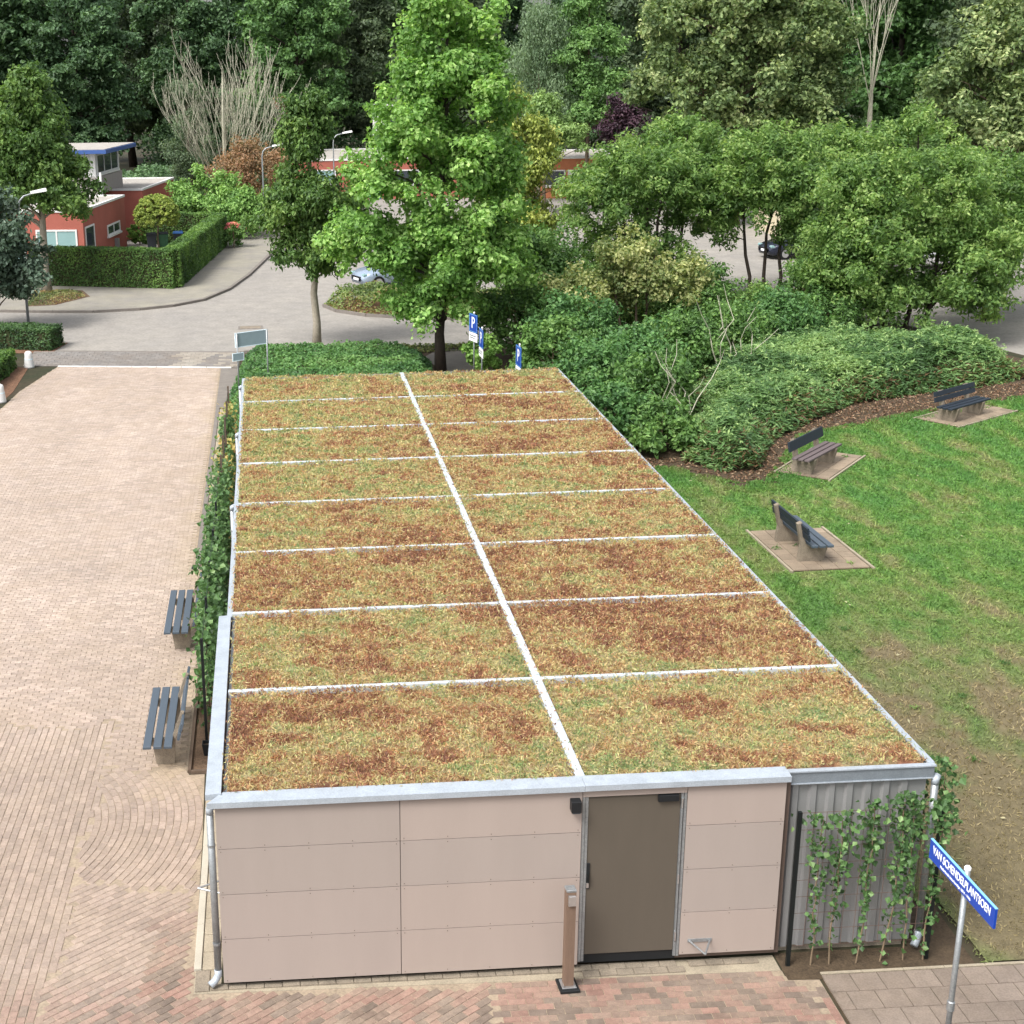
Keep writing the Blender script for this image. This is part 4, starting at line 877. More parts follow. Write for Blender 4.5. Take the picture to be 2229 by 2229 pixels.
# ------------------------------------------------------------------ parked cars
def car(label, loc, rz, paint):
    t = thing('parked_car', label, 'car', loc, rz, 'parked cars')
    pm = M('paint_'+paint[0], paint[1], rough=.25, var=.03, metal=.35, spec=.6)
    # stations along x (front at -x): x, zlow, zbelt, half width
    st = [(-2.05, .35, .58, .55), (-1.98, .24, .70, .72), (-1.6, .2, .82, .82), (-1.0, .2, .92, .86), (-.3, .2, .97, .87), (.6, .2, .99, .87), (1.4, .2, .98, .85), (1.85, .25, .93, .78), (2.0, .38, .80, .66)]
    v = []; f = []; n = 8
    for x, zl_, zb, w in st:
        v += [(x, -w*.8, zl_), (x, -w, zl_+.14), (x, -w, zb-.14), (x, -w*.88, zb), (x, w*.88, zb), (x, w, zb-.14), (x, w, zl_+.14), (x, w*.8, zl_)]
    for i in range(len(st)-1):
        for k in range(n): f.append((i*n+k, i*n+(k+1) % n, (i+1)*n+(k+1) % n, (i+1)*n+k))
    f += [tuple(range(n)), tuple((len(st)-1)*n+k for k in range(n-1, -1, -1))]
    MB().add(v, f).build('body', pm, t, True)
    cb = [(-1.0, .90, .70), (-.35, 1.40, .60), (.5, 1.46, .60), (1.2, 1.38, .58), (1.75, .95, .66)]
    v = []
    for x, z, w in cb: v += [(x, -w, z), (x, w, z)]
    bot = [(-1.0, -.78, .9), (-.35, -.8, .95), (.5, -.8, .97), (1.2, -.79, .97), (1.75, -.70, .93)]
    g = MB(); 
    for i in range(4):
        a, b = cb[i], cb[i+1]; A, B = bot[i], bot[i+1]
        for sgn in (1, -1):
            q = [(a[0], sgn*a[2], a[1]), (b[0], sgn*b[2], b[1]), (B[0], -sgn*B[1], B[2]), (A[0], -sgn*A[1], A[2])]
            g.add(q, [(0, 1, 2, 3) if sgn > 0 else (3, 2, 1, 0)])
    g.add([(-1.0, -.70, .9), (-1.0, .70, .9), (-.35, .6, 1.4), (-.35, -.6, 1.4)], [(0, 1, 2, 3)]); g.add([(1.2, -.58, 1.38), (1.2, .58, 1.38), (1.75, .66, .95), (1.75, -.66, .95)], [(0, 1, 2, 3)])
    g.build('windows', MATS['glass'], t)
    MB().add([(-.4, -.6, 1.385), (-.4, .6, 1.385), (.5, .62, 1.475), (.5, -.62, 1.475), (1.25, .6, 1.385), (1.25, -.6, 1.385), (.05, -.61, 1.475), (.05, .61, 1.475)], [(0, 1, 7, 6), (6, 7, 2, 3), (3, 2, 4, 5)]).build('roof', pm, t)
    for x in (-1.28, 1.25):
        for sgn in (-1, 1):
            w = MB().tube([(x, sgn*.69, .31), (x, sgn*.885, .31)], .31, 18).build('wheel', MATS['rubber'], t, False); MB().tube([(x, sgn*.884, .31), (x, sgn*.895, .31)], .2, 14).build('rim', MATS['steel'], w)
    for sgn in (-1, 1):
        MB().bbox(-2.0, -1.8, sgn*.6-.13, sgn*.6+.13, .60, .74, .03).build('headlight', MATS['glass_pale'], t); MB().bbox(1.9, 1.985, sgn*.6-.1, sgn*.6+.1, .66, .82, .02).build('tail_light', MATS['red_brick'], t)
        MB().bbox(-.75, -.6, sgn*.93-.08, sgn*.93+.08, .92, 1.04, .02).build('mirror', pm, t)
    MB().bbox(-2.07, -2.02, -.26, .26, .40, .51, .005).build('number_plate', MATS['sign_white'], t); MB().box(-2.06, -1.99, -.5, .5, .53, .6).build('grille', MATS['black'], t)
car('silver blue car parked nose out behind the light green tree', (6.75, 54.2, .004), math.radians(22), ('silver', srgb(150, 164, 182)))
car('silver blue car parked behind the nearer one', (8.2, 58.6, .004), math.radians(22), ('silver', srgb(150, 164, 182)))
car('white car parked in the farther row behind the light green tree', (8.6, 66, .004), math.radians(22), ('white', srgb(225, 225, 225)))
car('dark car glimpsed between the thicket trunks on the road', (28.6, 60, .004), math.radians(10), ('dark', srgb(40, 44, 60))); car('white car glimpsed through the right thicket', (33.0, 55, .004), math.radians(10), ('white', srgb(225, 225, 225)))

# ------------------------------------------------------------------ hedges, low planting
pal_h = [srgb(44, 70, 30), srgb(60, 92, 36), srgb(78, 112, 44), srgb(98, 130, 52)]
pal_dark = [srgb(34, 56, 32), srgb(46, 72, 38), srgb(60, 90, 48), srgb(78, 108, 58)]
M('hedge_core', srgb(58, 60, 38), rough=1, var=.3, scale=5)
def seg_hedge(name, label, cat, segs, h, w, n, L, pal, group=None, bump_=.07, z0=0.):
    t = thing(name, label, cat, (segs[0][0][0], segs[0][0][1], z0), 0, group); o = np.array([*segs[0][0], 0.]); core = MB(); QQ = []; CC = []
    tot = sum(math.dist(a, b) for a, b in segs)
    for a, b in segs:
        a = np.array(a); b = np.array(b); d = (b-a); ln = np.linalg.norm(d); d = d/ln; nn = np.array([-d[1], d[0]]); a2 = a-d*w*.5; b2 = b+d*w*.5; ln += w
        ii = .10; pr = [a2+d*ii+nn*(w/2-ii), a2+d*ii-nn*(w/2-ii), b2-d*ii-nn*(w/2-ii), b2-d*ii+nn*(w/2-ii)]; core.prism([tuple(p-o[:2]) for p in pr], .0, h-.12)
        m = int(n*ln/tot); face = G.choice(5, m, p=np.array([ln*h, ln*h, ln*w*1.2, w*h, w*h])/(2*ln*h+ln*w*1.2+2*w*h))
        u = G.uniform(0, 1, m); v = G.uniform(0, 1, m); dep = -np.abs(G.normal(size=m))*.07
        s = np.where(face == 3, 0, np.where(face == 4, ln, u*ln)); tt = np.where(face == 0, w/2, np.where(face == 1, -w/2, (v if 0 else u*0+v)*w-w/2)); z = np.where(face == 2, h, np.where(face < 2, v*h, u*h))
        tt = np.where(face >= 3, v*w-w/2, tt)
        N = np.zeros((m, 3)); 
        N[face == 0, :2] = nn; N[face == 1, :2] = -nn; N[face == 2, 2] = 1; N[face == 3, :2] = -d; N[face == 4, :2] = d
        bu = (fbm(s*1.3+a[0], z*1.6+tt*1.5, 5)-.5)*2*bump_
        P = np.zeros((m, 3)); P[:, :2] = a2+s[:, None]*d+tt[:, None]*nn; P[:, 2] = z
        P += N*(dep+bu)[:, None]; P[:, 2] = np.maximum(P[:, 2], .03)
        QQ.append(leaves(P-o, N*.8+G.normal(size=(m, 3))*.6+np.array([0, 0, .35]), L*G.uniform(.7, 1.4, m), L*.55*G.uniform(.7, 1.3, m)))
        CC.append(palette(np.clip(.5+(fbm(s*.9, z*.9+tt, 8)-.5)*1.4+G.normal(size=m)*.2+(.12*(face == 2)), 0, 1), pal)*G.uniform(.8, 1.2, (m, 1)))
    core.build('branches', MATS['hedge_core'], t)
    link('foliage', quads_mesh('hedge_leaves', np.concatenate(QQ), np.concatenate(CC)), leafmat('leaf'), t)
    return t
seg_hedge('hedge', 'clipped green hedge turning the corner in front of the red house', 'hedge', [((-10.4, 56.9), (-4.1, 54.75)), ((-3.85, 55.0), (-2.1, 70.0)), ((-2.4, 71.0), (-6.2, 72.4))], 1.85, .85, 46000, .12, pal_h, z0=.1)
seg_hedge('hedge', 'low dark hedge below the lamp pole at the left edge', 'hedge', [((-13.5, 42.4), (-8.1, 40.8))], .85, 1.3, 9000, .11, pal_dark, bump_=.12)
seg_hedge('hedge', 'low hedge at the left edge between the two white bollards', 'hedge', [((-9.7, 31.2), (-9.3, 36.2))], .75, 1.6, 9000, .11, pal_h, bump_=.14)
def ground_cover(name, label, poly, n, h, L, pal, kind='stuff', lo=.03, wl=.6, seed=5):
    p = scatter(poly, n); e = np.clip(edge_dist(p[:, 0], p[:, 1], poly)/.5, 0.15, 1)
    hh = h*(.55+.9*fbm(p[:, 0]*1.1, p[:, 1]*1.1, seed))*e
    P = np.stack([p[:, 0], p[:, 1], lo+hh*G.uniform(.35, 1.0, n)**.5], 1)
    Q = leaves(P, G.normal(size=(n, 3))*.45+np.array([0, -.15, .8]), L*G.uniform(.6, 1.4, n), L*wl*G.uniform(.7, 1.3, n))
    t = np.clip(.5+(fbm(p[:, 0]*.8, p[:, 1]*.8, seed+3)-.5)*1.6+G.normal(size=n)*.16, 0, 1)
    return tag(link(name, quads_mesh(name, Q, palette(t, pal)*G.uniform(.8, 1.25, (n, 1))), leafmat('leaf')), label, 'ground cover', kind=kind)
pal_gc = [srgb(44, 78, 40), srgb(60, 98, 48), srgb(78, 118, 56), srgb(96, 130, 66)]
ground_cover('ground_cover', 'dense dark green ground cover filling the bed behind the shed', [(-.75, 30), (-.3, 26), (0, 22.6), (5.2, 22.6), (6.2, 33), (6.4, 35.8), (5.6, 37.6), (-.2, 38.0)], 30000, .55, .13, pal_gc)
pal_weed = [srgb(64, 76, 40), srgb(86, 100, 48), srgb(120, 116, 64), srgb(120, 84, 56)]
ground_cover('ground_cover', 'thin weeds along the kerb behind the dark green ground cover', [(1, 37.6), (6.8, 37.4), (8.4, 37.6), (8.4, 38.2), (1, 38.4)], 2600, .35, .12, pal_weed)
ground_cover('ground_cover', 'olive shrubs covering the road island', ISL, 16000, .8, .14, [srgb(62, 80, 40), srgb(84, 106, 50), srgb(108, 124, 60), srgb(118, 84, 56)], seed=9)
ground_cover('ground_cover', 'weeds and grass in the tree pit by the corner kerb', [(-10.2, 50.4), (-8.9, 50.6), (-7.8, 52.6), (-8.3, 54.4), (-10.5, 54.8)], 1800, .18, .1, pal_weed, lo=.11)

# low evergreen bank (individual mounds of one continuous planting -> one mass)
BANK = [(11.6, 21.6), (12.4, 20.5), (13.3, 20.6), (14.6, 23.4), (16.3, 25.2), (18.4, 27.3), (21, 28.4), (23.2, 29.0), (25.6, 30.2), (25.4, 33.5), (22, 34.5), (18, 34), (14.5, 31), (12.8, 26)]
def bank_h(x, y, ed):
    e = np.clip(ed+.5*(fbm(x*1.3, y*1.3, 15)-.55), 0, 9); return 1.12*np.clip(e/1.15, 0, 1)**.55*(.6+.75*fbm(x*.8, y*.8, 12))*np.clip((27.5-x)/3.5, .45, 1)
nb = 76000; p = scatter(BANK, nb); ed = edge_dist(p[:, 0], p[:, 1], BANK); hb = bank_h(p[:, 0], p[:, 1], ed)
u = G.uniform(0, 1, nb); zf = np.where(ed < .8, u**.5, np.where(u < .8, 1, u))
P = np.stack([p[:, 0], p[:, 1], .02+hb*zf+np.abs(G.normal(size=nb))*.07], 1); P[:, 2] = np.maximum(P[:, 2], .03)
Q = leaves(P, G.normal(size=(nb, 3))*.45+np.array([0, -.1, .9]), .2*G.uniform(.5, 1.6, nb), .05*G.uniform(.7, 1.4, nb), G.normal(size=(nb, 3))*np.array([1, .6, .45]))
tt = np.clip(.5+(fbm(p[:, 0]*.6, p[:, 1]*.6, 14)-.5)*1.5+G.normal(size=nb)*.16, 0, 1); cb = palette(tt, [srgb(52, 80, 42), srgb(70, 104, 54), srgb(92, 124, 66), srgb(124, 150, 84)])*G.uniform(.8, 1.2, (nb, 1))
dry = (ed < .6) & (G.random(nb) < .3*np.clip(2.2*fbm(p[:, 0]*.9, p[:, 1]*.9, 16)-.5, 0, 1.4)); cb[dry] = np.array(srgb(116, 92, 64))*G.uniform(.6, 1.1, (dry.sum(), 1))
sg = scatter(BANK, 420); sg = sg[edge_dist(sg[:, 0], sg[:, 1], BANK) > .3]; QS = [Q]; CS = [cb]
for (gx, gy) in sg:
    kk = 22; h0 = float(bank_h(np.array([gx]), np.array([gy]), edge_dist(np.array([gx]), np.array([gy]), BANK))[0]); a_ = G.uniform(0, 6.28); tz = G.uniform(0, 1, kk); ln = G.uniform(.25, .6)
    PP = np.stack([gx+math.cos(a_)*tz*ln*.8+G.normal(size=kk)*.05, gy+math.sin(a_)*tz*ln*.8+G.normal(size=kk)*.05, h0+ln*tz*.7], 1)
    QS.append(leaves(PP, G.normal(size=(kk, 3))*.5+np.array([0, -.1, .8]), .15*G.uniform(.6, 1.3, kk), .05*G.uniform(.7, 1.3, kk))); CS.append(palette(G.uniform(.2, 1, kk), [srgb(60, 90, 46), srgb(84, 116, 58), srgb(108, 138, 74), srgb(140, 164, 96)]))
Q = np.concatenate(QS); cb = np.concatenate(CS)
bk_ = tag(link('shrub_bank', quads_mesh('bank_leaves', Q, cb), leafmat('leaf')), 'low spreading evergreen shrub bank bordering the lawn behind two benches', 'shrub bank', kind='stuff')
X, Y = np.meshgrid(np.linspace(11, 26, 90), np.linspace(20, 35, 90)); e2 = np.where(inpoly(X, Y, BANK), edge_dist(X, Y, BANK), 0); Zc = .014+np.clip(bank_h(X, Y, e2)-.28, 0, 2)*(e2 > .3)
idx = np.arange(8100).reshape(90, 90); F = np.stack([idx[:-1, :-1], idx[:-1, 1:], idx[1:, 1:], idx[1:, :-1]], -1).reshape(-1, 4); fm = (e2.reshape(-1)[F] > .2).all(1)
link('bank_branches', mesh_np('bank_branches', np.stack([X, Y, Zc], -1).reshape(-1, 3), F[fm]), MATS['hedge_core'], bk_)

# ------------------------------------------------------------------ shrubs
pal_mid = [srgb(46, 72, 34), srgb(64, 98, 42), srgb(86, 122, 52), srgb(112, 144, 66)]
pal_light = [srgb(66, 100, 38), srgb(88, 126, 46), srgb(112, 150, 58), srgb(140, 172, 80)]
pal_var = [srgb(70, 90, 48), srgb(100, 116, 62), srgb(146, 150, 92), srgb(186, 182, 130)]
pal_oak = [srgb(54, 74, 40), srgb(76, 98, 52), srgb(110, 128, 74), srgb(158, 166, 112)]
def shrub(label, loc, rx, ry, h, n, L, pal, name='shrub', group=None, nl=26, **kw):
    return tree(name, label, 'shrub', loc, [(0, 0, h*.52, rx, ry, h*.48)], (.035, .2), nl, min(rx, h)*.24, n, L, L*.6, pal, group=group, limbs=10, bark='twig', lowcut=-.9, **kw)
g_u = 'undergrowth right of the shed'; pal_T0 = [srgb(54, 82, 38), srgb(76, 108, 46), srgb(104, 134, 60), srgb(146, 166, 92)]
for k, (x, y, rx, h, pal, lab) in enumerate([
    (9.9, 23.6, 1.1, 1.7, pal_gc, 'dark green bush against the far right corner of the shed roof'), (11.3, 22.8, 1.0, 1.3, pal_mid, 'low bush at the lawn corner beside the shed'),
    (11.6, 25.0, 1.3, 2.2, pal_mid, 'tall leafy bush behind the low lawn corner bush'), (10.2, 26.6, 1.3, 2.3, pal_gc, 'dark bush between the shed corner and the parking signs'),
    (9.6, 29.6, 1.3, 2.4, pal_mid, 'round bush right of the lone parking sign'), (12.0, 28.4, 1.5, 2.3, pal_gc, 'spreading dark bush with dry twigs behind the shrub bank'),
    (13.9, 30.6, 1.5, 2.3, pal_mid, 'bush at the back of the shrub bank, left of the thicket'), (10.9, 32.6, 1.6, 2.9, pal_gc, 'big dark bush behind the parking signs'),
    (9.4, 35.6, 1.5, 2.9, pal_mid, 'bush below the yellow green hanging tree'), (16.3, 33.6, 1.5, 2.1, pal_mid, 'bush under the thicket at the middle of the shrub bank'),
    (14.3, 38.6, 1.7, 3.1, pal_T0, 'tall bush behind the variegated shrub'), (16.8, 38.4, 1.6, 3.0, pal_mid, 'tall bush left of the road gap under the thicket'), (19.0, 38.6, 1.4, 1.9, pal_T0, 'low bush just below the road gap'), (22.9, 41.2, 1.5, 3.6, pal_T0, 'tall bush behind the large dense thicket tree'), (18.0, 41.5, 1.0, 2.3, pal_mid, 'slim bush under the feathery thicket tree'), (21.3, 39.4, 1.3, 2.6, pal_mid, 'bush right of the road gap under the thicket'), (20.8, 36.4, 1.4, 1.9, pal_mid, 'low bush between shrub bank and road gap'), (12.2, 37.6, 1.6, 2.8, pal_mid, 'bush behind the left part of the variegated shrub'),
    (7.85, 32.9, .62, 1.45, pal_light, 'small yellow green bush left of the parking signs'), (18.6, 35.0, 1.6, 2.2, pal_gc, 'dark bush under the dense right thicket tree')]):
    shrub(lab, (x, y, .01), rx, rx, h, int(5200*rx), .15, pal, group=g_u, nl=int(70*rx))
# dry twigs sticking out of the undergrowth
t = thing('dead_shrub', 'bare pale twigs of a dead shrub between shed corner and shrub bank', 'dead shrub', (12.2, 24.0, 0)); m = MB()
for k in range(9): a = R.uniform(0, 6.28); limb(m, (R.uniform(-.2, .2), R.uniform(-.2, .2), 0), (math.cos(a)*R.uniform(.4, 1.3), math.sin(a)*R.uniform(.4, 1.2), R.uniform(1.6, 2.9)), .022, .006, .1)
m.build('branches', MATS['bark_bare'], t)
t = thing('dead_shrub', 'pale dead twigs standing above the shrub bank near the thicket', 'dead shrub', (15.2, 29.6, 0)); m = MB()
for k in range(9): a = R.uniform(0, 6.28); limb(m, (R.uniform(-.2, .2), R.uniform(-.2, .2), 0), (math.cos(a)*R.uniform(.4, 1.8), math.sin(a)*R.uniform(.4, 1.2), R.uniform(2.0, 3.4)), .025, .006, .1)
m.build('branches', MATS['bark_bare'], t)
tree('shrub', 'pale yellow green variegated shrub with thin stems behind the undergrowth', 'shrub', (13.3, 34.8, 0), [(-.9, 0, 2.3, 2.0, 1.4, 1.0), (.9, 0, 2.7, 1.9, 1.4, 1.1), (0, 0, 3.4, 1.5, 1.2, .9)], (.05, .8), 90, .42, 15000, .15, .10, pal_var, stems=[(.3, 0, .2), (-.7, .1, -.1), (.8, 0, .4)], limbs=18, leaf='leaf_thin')
tree('topiary', 'clipped round topiary ball on a stem above the wheelie bins', 'topiary', (-5.55, 69.2, .0), [(0, 0, 2.1, 1.28, 1.28, 1.15)], (.06, .8), 500, .12, 26000, .12, .07, [srgb(74, 92, 34), srgb(104, 122, 42), srgb(132, 148, 54), srgb(160, 166, 70)], inner=.9, limbs=10, spray=.1)
tree('rust_shrub', 'rust orange shrub behind the street lamp', 'shrub', (-.1, 81.5, 0), [(0, 0, 3.0, 2.7, 2.0, 2.5), (-1.2, 0, 2.6, 1.7, 1.6, 2.0)], (.09, .8), 60, .7, 12000, .18, .1, [srgb(92, 86, 60), srgb(120, 98, 70), srgb(146, 108, 78), srgb(112, 106, 70)])
for lab, loc, rx, h in (('bright green bush between the topiary ball and the rust shrub', (-3.0, 76.5, 0), 2.3, 3.9), ('bright green bush at the bend of the road beside the hydrangea', (-1.0, 74.5, 0), 1.9, 2.9)):
    shrub(lab, loc, rx, 1.8, h, 11000, .22, [srgb(66, 102, 44), srgb(86, 124, 52), srgb(112, 148, 66), srgb(134, 166, 82)], nl=40)
t = shrub('hydrangea bush with pink flower heads at the end of the hedge', (-1.25, 69.6, .1), .75, .75, 1.35, 2600, .14, pal_mid, name='hydrangea')
Q = []; C = []
for k in range(26):
    a = R.uniform(0, 6.28); r = R.uniform(.1, .7); c = np.array([math.cos(a)*r, math.sin(a)*r, .85+.5*math.sqrt(max(0, 1-(r/.78)**2))]); d = norm(G.normal(size=(16, 3))+np.array([0, 0, .6])); Q.append(leaves(c+d*.1, d, .07, .06)); C.append(np.array(srgb(222, 120, 134) if k % 3 else srgb(230, 168, 140))*np.ones((16, 3)))
link('flowers', quads_mesh('hydrangea_flowers', np.concatenate(Q), np.concatenate(C)), leafmat('leaf'), t)['kind'] = 'stuff'
shrub('small green bush in the garden corner of the red house', (-6.9, 72.4, 0), .7, .7, 1.3, 2500, .14, pal_light)

# ------------------------------------------------------------------ street trees
pal_C = [srgb(62, 98, 36), srgb(86, 126, 48), srgb(114, 152, 66), srgb(158, 184, 108)]
tree('maple_tree', 'tall light green maple right behind the shed', 'tree', (6.6, 34.3, 0), [(.4, 0, 10.4, 1.6, 1.6, 2.4), (.1, 0, 8.4, 2.6, 2.4, 2.2), (-.3, 0, 6.6, 2.8, 2.6, 2.0), (1.1, 0, 6.0, 2.2, 2.2, 1.8), (-2.2, 0, 4.3, 1.7, 1.8, 1.2), (.4, 0, 4.0, 2.5, 2.4, 1.6), (1.6, .2, 3.6, 1.5, 1.6, 1.4), (-.2, -.2, 2.5, 1.6, 1.6, 1.1)], (.17, 2.0), 420, .48, 80000, .17, .13, pal_C, bark='bark_dark', limbs=40, leaf='leaf_thin', jit=.3, droop=.3)
pal_B = [srgb(46, 74, 30), srgb(62, 92, 36), srgb(82, 112, 44), srgb(110, 136, 58)]
tree('lime_tree', 'dark green street tree with narrow top in the planted bed, left of the maple', 'tree', (2.45, 39.1, 0), [(-.1, 0, 8.1, .85, .85, 1.15), (-.2, 0, 6.9, 1.15, 1.1, 1.0), (0, 0, 5.5, 1.7, 1.6, 1.0), (-1.0, 0, 4.9, 1.3, 1.4, .9), (.9, 0, 4.6, 1.2, 1.3, 1.1), (.1, 0, 3.9, 1.7, 1.6, 1.0), (.1, 0, 3.1, 1.1, 1.1, .7)], (.15, 2.6), 170, .4, 34000, .18, .1, pal_B, bark='bark_pale', droop=.9, weep=.6, limbs=26)
tree('lime_tree', 'dark green street tree standing before the red house and hedge', 'tree', (-9.75, 54.1, .1), [(-.3, 0, 8.7, 1.3, 1.3, 1.6), (-.2, 0, 7.1, 2.1, 1.9, 1.5), (-.3, 0, 5.6, 2.7, 2.4, 1.4), (.9, 0, 5.0, 1.9, 1.8, 1.3), (-.1, 0, 4.3, 2.3, 2.2, 1.1)], (.2, 3.4), 190, .5, 32000, .22, .14, pal_B, bark='bark_pale', droop=.6, weep=.4, limbs=26)
pal_gry = [srgb(40, 58, 44), srgb(54, 74, 56), srgb(72, 92, 74), srgb(102, 118, 104)]
tree('dark_bush_tree', 'low dark grey green tree at the left edge around the lamp pole', 'tree', (-10.75, 45.0, 0), [(0, 0, 4.1, 2.0, 1.6, 1.5), (.5, 0, 2.8, 2.3, 1.7, 1.6), (-.6, 0, 2.3, 2.2, 1.7, 1.5), (1.2, 0, 1.7, 1.2, 1.2, .9)], (.1, .8), 130, .45, 22000, .2, .14, pal_gry, leaf='leaf_dark', droop=.4)
pal_D = [srgb(70, 88, 30), srgb(104, 120, 42), srgb(140, 150, 58), srgb(168, 172, 76)]
tree('lime_tree', 'yellow green drooping tree behind the right side of the maple', 'tree', (11.9, 50, 0), [(-.2, 0, 8.2, .8, .8, 1.0), (.2, 0, 6.9, 1.4, 1.2, 1.0), (.9, 0, 5.3, 1.4, 1.3, 1.3), (-.5, 0, 4.8, 1.3, 1.3, 1.2), (.3, 0, 3.2, 1.6, 1.5, 1.3)], (.14, 2.0), 130, .42, 22000, .2, .11, pal_D, droop=.9, weep=.8, limbs=20)

# thicket between lawn and road
pal_T = [srgb(54, 82, 38), srgb(76, 108, 46), srgb(104, 134, 60), srgb(146, 166, 92)]
gt = 'thicket trees between lawn and road'
tree('thicket_tree', 'feathery light green thicket tree left of the gap showing the road', 'tree', (15.8, 43.2, 0), [(0, 0, 5.5, 2.7, 2.4, 1.6), (-1.3, 0, 4.5, 2.3, 2.0, 1.5), (1.5, 0, 4.8, 2.1, 1.9, 1.5), (2.4, .4, 3.9, 1.2, 1.4, 1.0), (-.4, 0, 2.7, 2.7, 2.2, 1.3), (0, 0, 1.6, 2.4, 2.0, .9)], (.09, .8), 300, .45, 38000, .19, .09, pal_T, group=gt, stems=[(.2, 0, .1), (-1.0, .1, -.2), (1.0, -.1, .3)], bark='bark_dark', limbs=30, leaf='leaf_thin', flat=.7)
tree('thicket_tree', 'light green thicket tree above the gap showing the road', 'tree', (20.8, 43.2, 0), [(0, 0, 6.0, 2.6, 2.2, 1.5), (-1.4, 0, 4.9, 1.9, 1.8, 1.2), (1.3, 0, 5.0, 1.9, 1.8, 1.2), (.2, 0, 4.2, 2.2, 1.8, 1.0), (1.8, 0, 3.2, 1.3, 1.4, 1.2), (-1.9, .3, 3.3, 1.1, 1.2, .9)], (.08, 2.2), 270, .45, 30000, .19, .09, pal_T, group=gt, stems=[(.3, 0, .2), (-1.0, .1, -.3), (.9, 0, .7)], bark='bark_dark', limbs=30, leaf='leaf_thin', flat=.7)
tree('thicket_tree', 'large dense dark based thicket tree behind the right shrub bank', 'tree', (24.4, 37.2, 0), [(-.3, 0, 5.4, 2.9, 2.6, 1.6), (-2.6, .3, 5.0, 1.6, 1.8, 1.2), (-1.8, 0, 3.8, 2.4, 2.3, 1.4), (1.8, 0, 3.7, 2.5, 2.4, 1.5), (0, -.5, 2.7, 3.6, 2.6, 1.5), (2.2, -.3, 2.1, 2.0, 2.0, 1.5), (-2.6, 0, 1.9, 2.0, 1.9, 1.5), (0, -.6, 1.4, 3.4, 2.0, 1.1)], (.1, .8), 420, .48, 66000, .18, .09, pal_T, group=gt, stems=[(.2, 0, 0), (-1.8, .1, -.8), (1.5, 0, .6), (-1.0, .2, -1.2)], bark='bark_dark', limbs=40, leaf='leaf_thin', flat=.7)
tree('thicket_tree', 'light green thicket tree behind the large dense one at the right edge', 'tree', (29.5, 40.5, 0), [(0, 0, 4.8, 2.7, 2.4, 1.6), (1, 0, 3.4, 2.6, 2.2, 1.6), (-1, 0, 3.0, 2.2, 2.2, 1.6)], (.1, .8), 200, .5, 24000, .2, .1, pal_T, group=gt, stems=[(.2, 0, 0), (-1, 0, -.5)], bark='bark_dark', leaf='leaf_thin', flat=.7)
tree('thicket_tree', 'light green thicket tree far behind the gap, before the pale house', 'tree', (26.0, 50, 0), [(0, 0, 5.4, 2.8, 2.4, 1.7), (-1, 0, 4.2, 2.4, 2.2, 1.4), (1.4, 0, 4.4, 2.2, 2.0, 1.5)], (.1, 2.2), 180, .5, 20000, .22, .11, pal_T, group=gt, stems=[(.2, 0, 0), (-1, 0, -.5)], bark='bark_dark', leaf='leaf_thin', flat=.7)
tree('thicket_tree', 'light green thicket tree rising between the two left thicket crowns', 'tree', (18.6, 47.5, 0), [(0, 0, 6.2, 2.2, 2.0, 1.6), (-.8, 0, 4.9, 2.0, 1.8, 1.2), (1.0, 0, 5.2, 2.0, 1.8, 1.2)], (.09, 2.4), 200, .45, 20000, .2, .1, pal_T, group=gt, stems=[(.2, 0, 0), (-.8, 0, -.4)], bark='bark_dark', leaf='leaf_thin', flat=.7)
tree('thicket_tree', 'light green thicket tree rising behind the large dense one', 'tree', (28.0, 46.0, 0), [(0, 0, 6.2, 2.8, 2.2, 1.7), (-1.6, 0, 5.0, 2.2, 2.0, 1.4), (1.6, 0, 4.8, 2.2, 2.0, 1.5), (0, 0, 3.4, 2.6, 2.0, 1.4)], (.1, 1.8), 240, .48, 25000, .2, .1, pal_T, group=gt, stems=[(.2, 0, 0), (-1, 0, -.5)], bark='bark_dark', leaf='leaf_thin', flat=.7)
tree('thicket_tree', 'green thicket tree right of the yellow green drooping tree', 'tree', (11.0, 40.8, 0), [(0, 0, 2.8, 1.7, 1.5, 1.3), (.6, 0, 2.0, 1.8, 1.5, 1.2)], (.07, .6), 50, .5, 9000, .18, .1, pal_mid, group=gt, bark='bark_dark')

# garden trees in front of the wood
def bare_tree(name, label, loc, h, spread, n1, mat='bark_bare', clear=.12):
    t = thing(name, label, 'bare tree', loc); m = MB()
    def grow(p, d, L, r, lev):
        pts = [Vector(p)]; dd = Vector(d)
        for i in range(4):
            dd = (dd+Vector((R.uniform(-.13, .13), R.uniform(-.13, .13), .10))).normalized(); pts.append(pts[-1]+dd*L/4)
        m.tube(pts, [max(.012, r*(1-.5*i/4)) for i in range(5)], 5 if lev < 2 else 3, False)
        if lev < 3:
            for k in range(3 if lev < 2 else 2):
                q = pts[2+k % 3]; a = R.uniform(0, 6.28); s = R.uniform(.25, .5)
                grow(q, (dd+Vector((math.cos(a)*s, math.sin(a)*s, .1))).normalized(), L*R.uniform(.45, .75), r*.55, lev+1)
    m.tube([(0, 0, -.1), (.05, 0, h*clear), (0, .05, h*.6), (.1, 0, h*.9)], [.2, .17, .09, .02], 8)
    for k in range(n1):
        a = 6.28*k/n1+R.uniform(-.2, .2); s = spread*R.uniform(.15, 1.0)
        grow((0, 0, h*clear+h*.3*(1-s/spread)*R.random()), Vector((math.cos(a)*s, math.sin(a)*s, 1)).normalized(), h*.46*R.uniform(.75, 1.05), .034, 0)
    m.build('branches', MATS[mat], t, True)
    return t
bare_tree('bare_tree', 'leafless pale tree with fan of bare branches behind the rust shrub', (-2.0, 85, 0), 10.9, 1.35, 26)
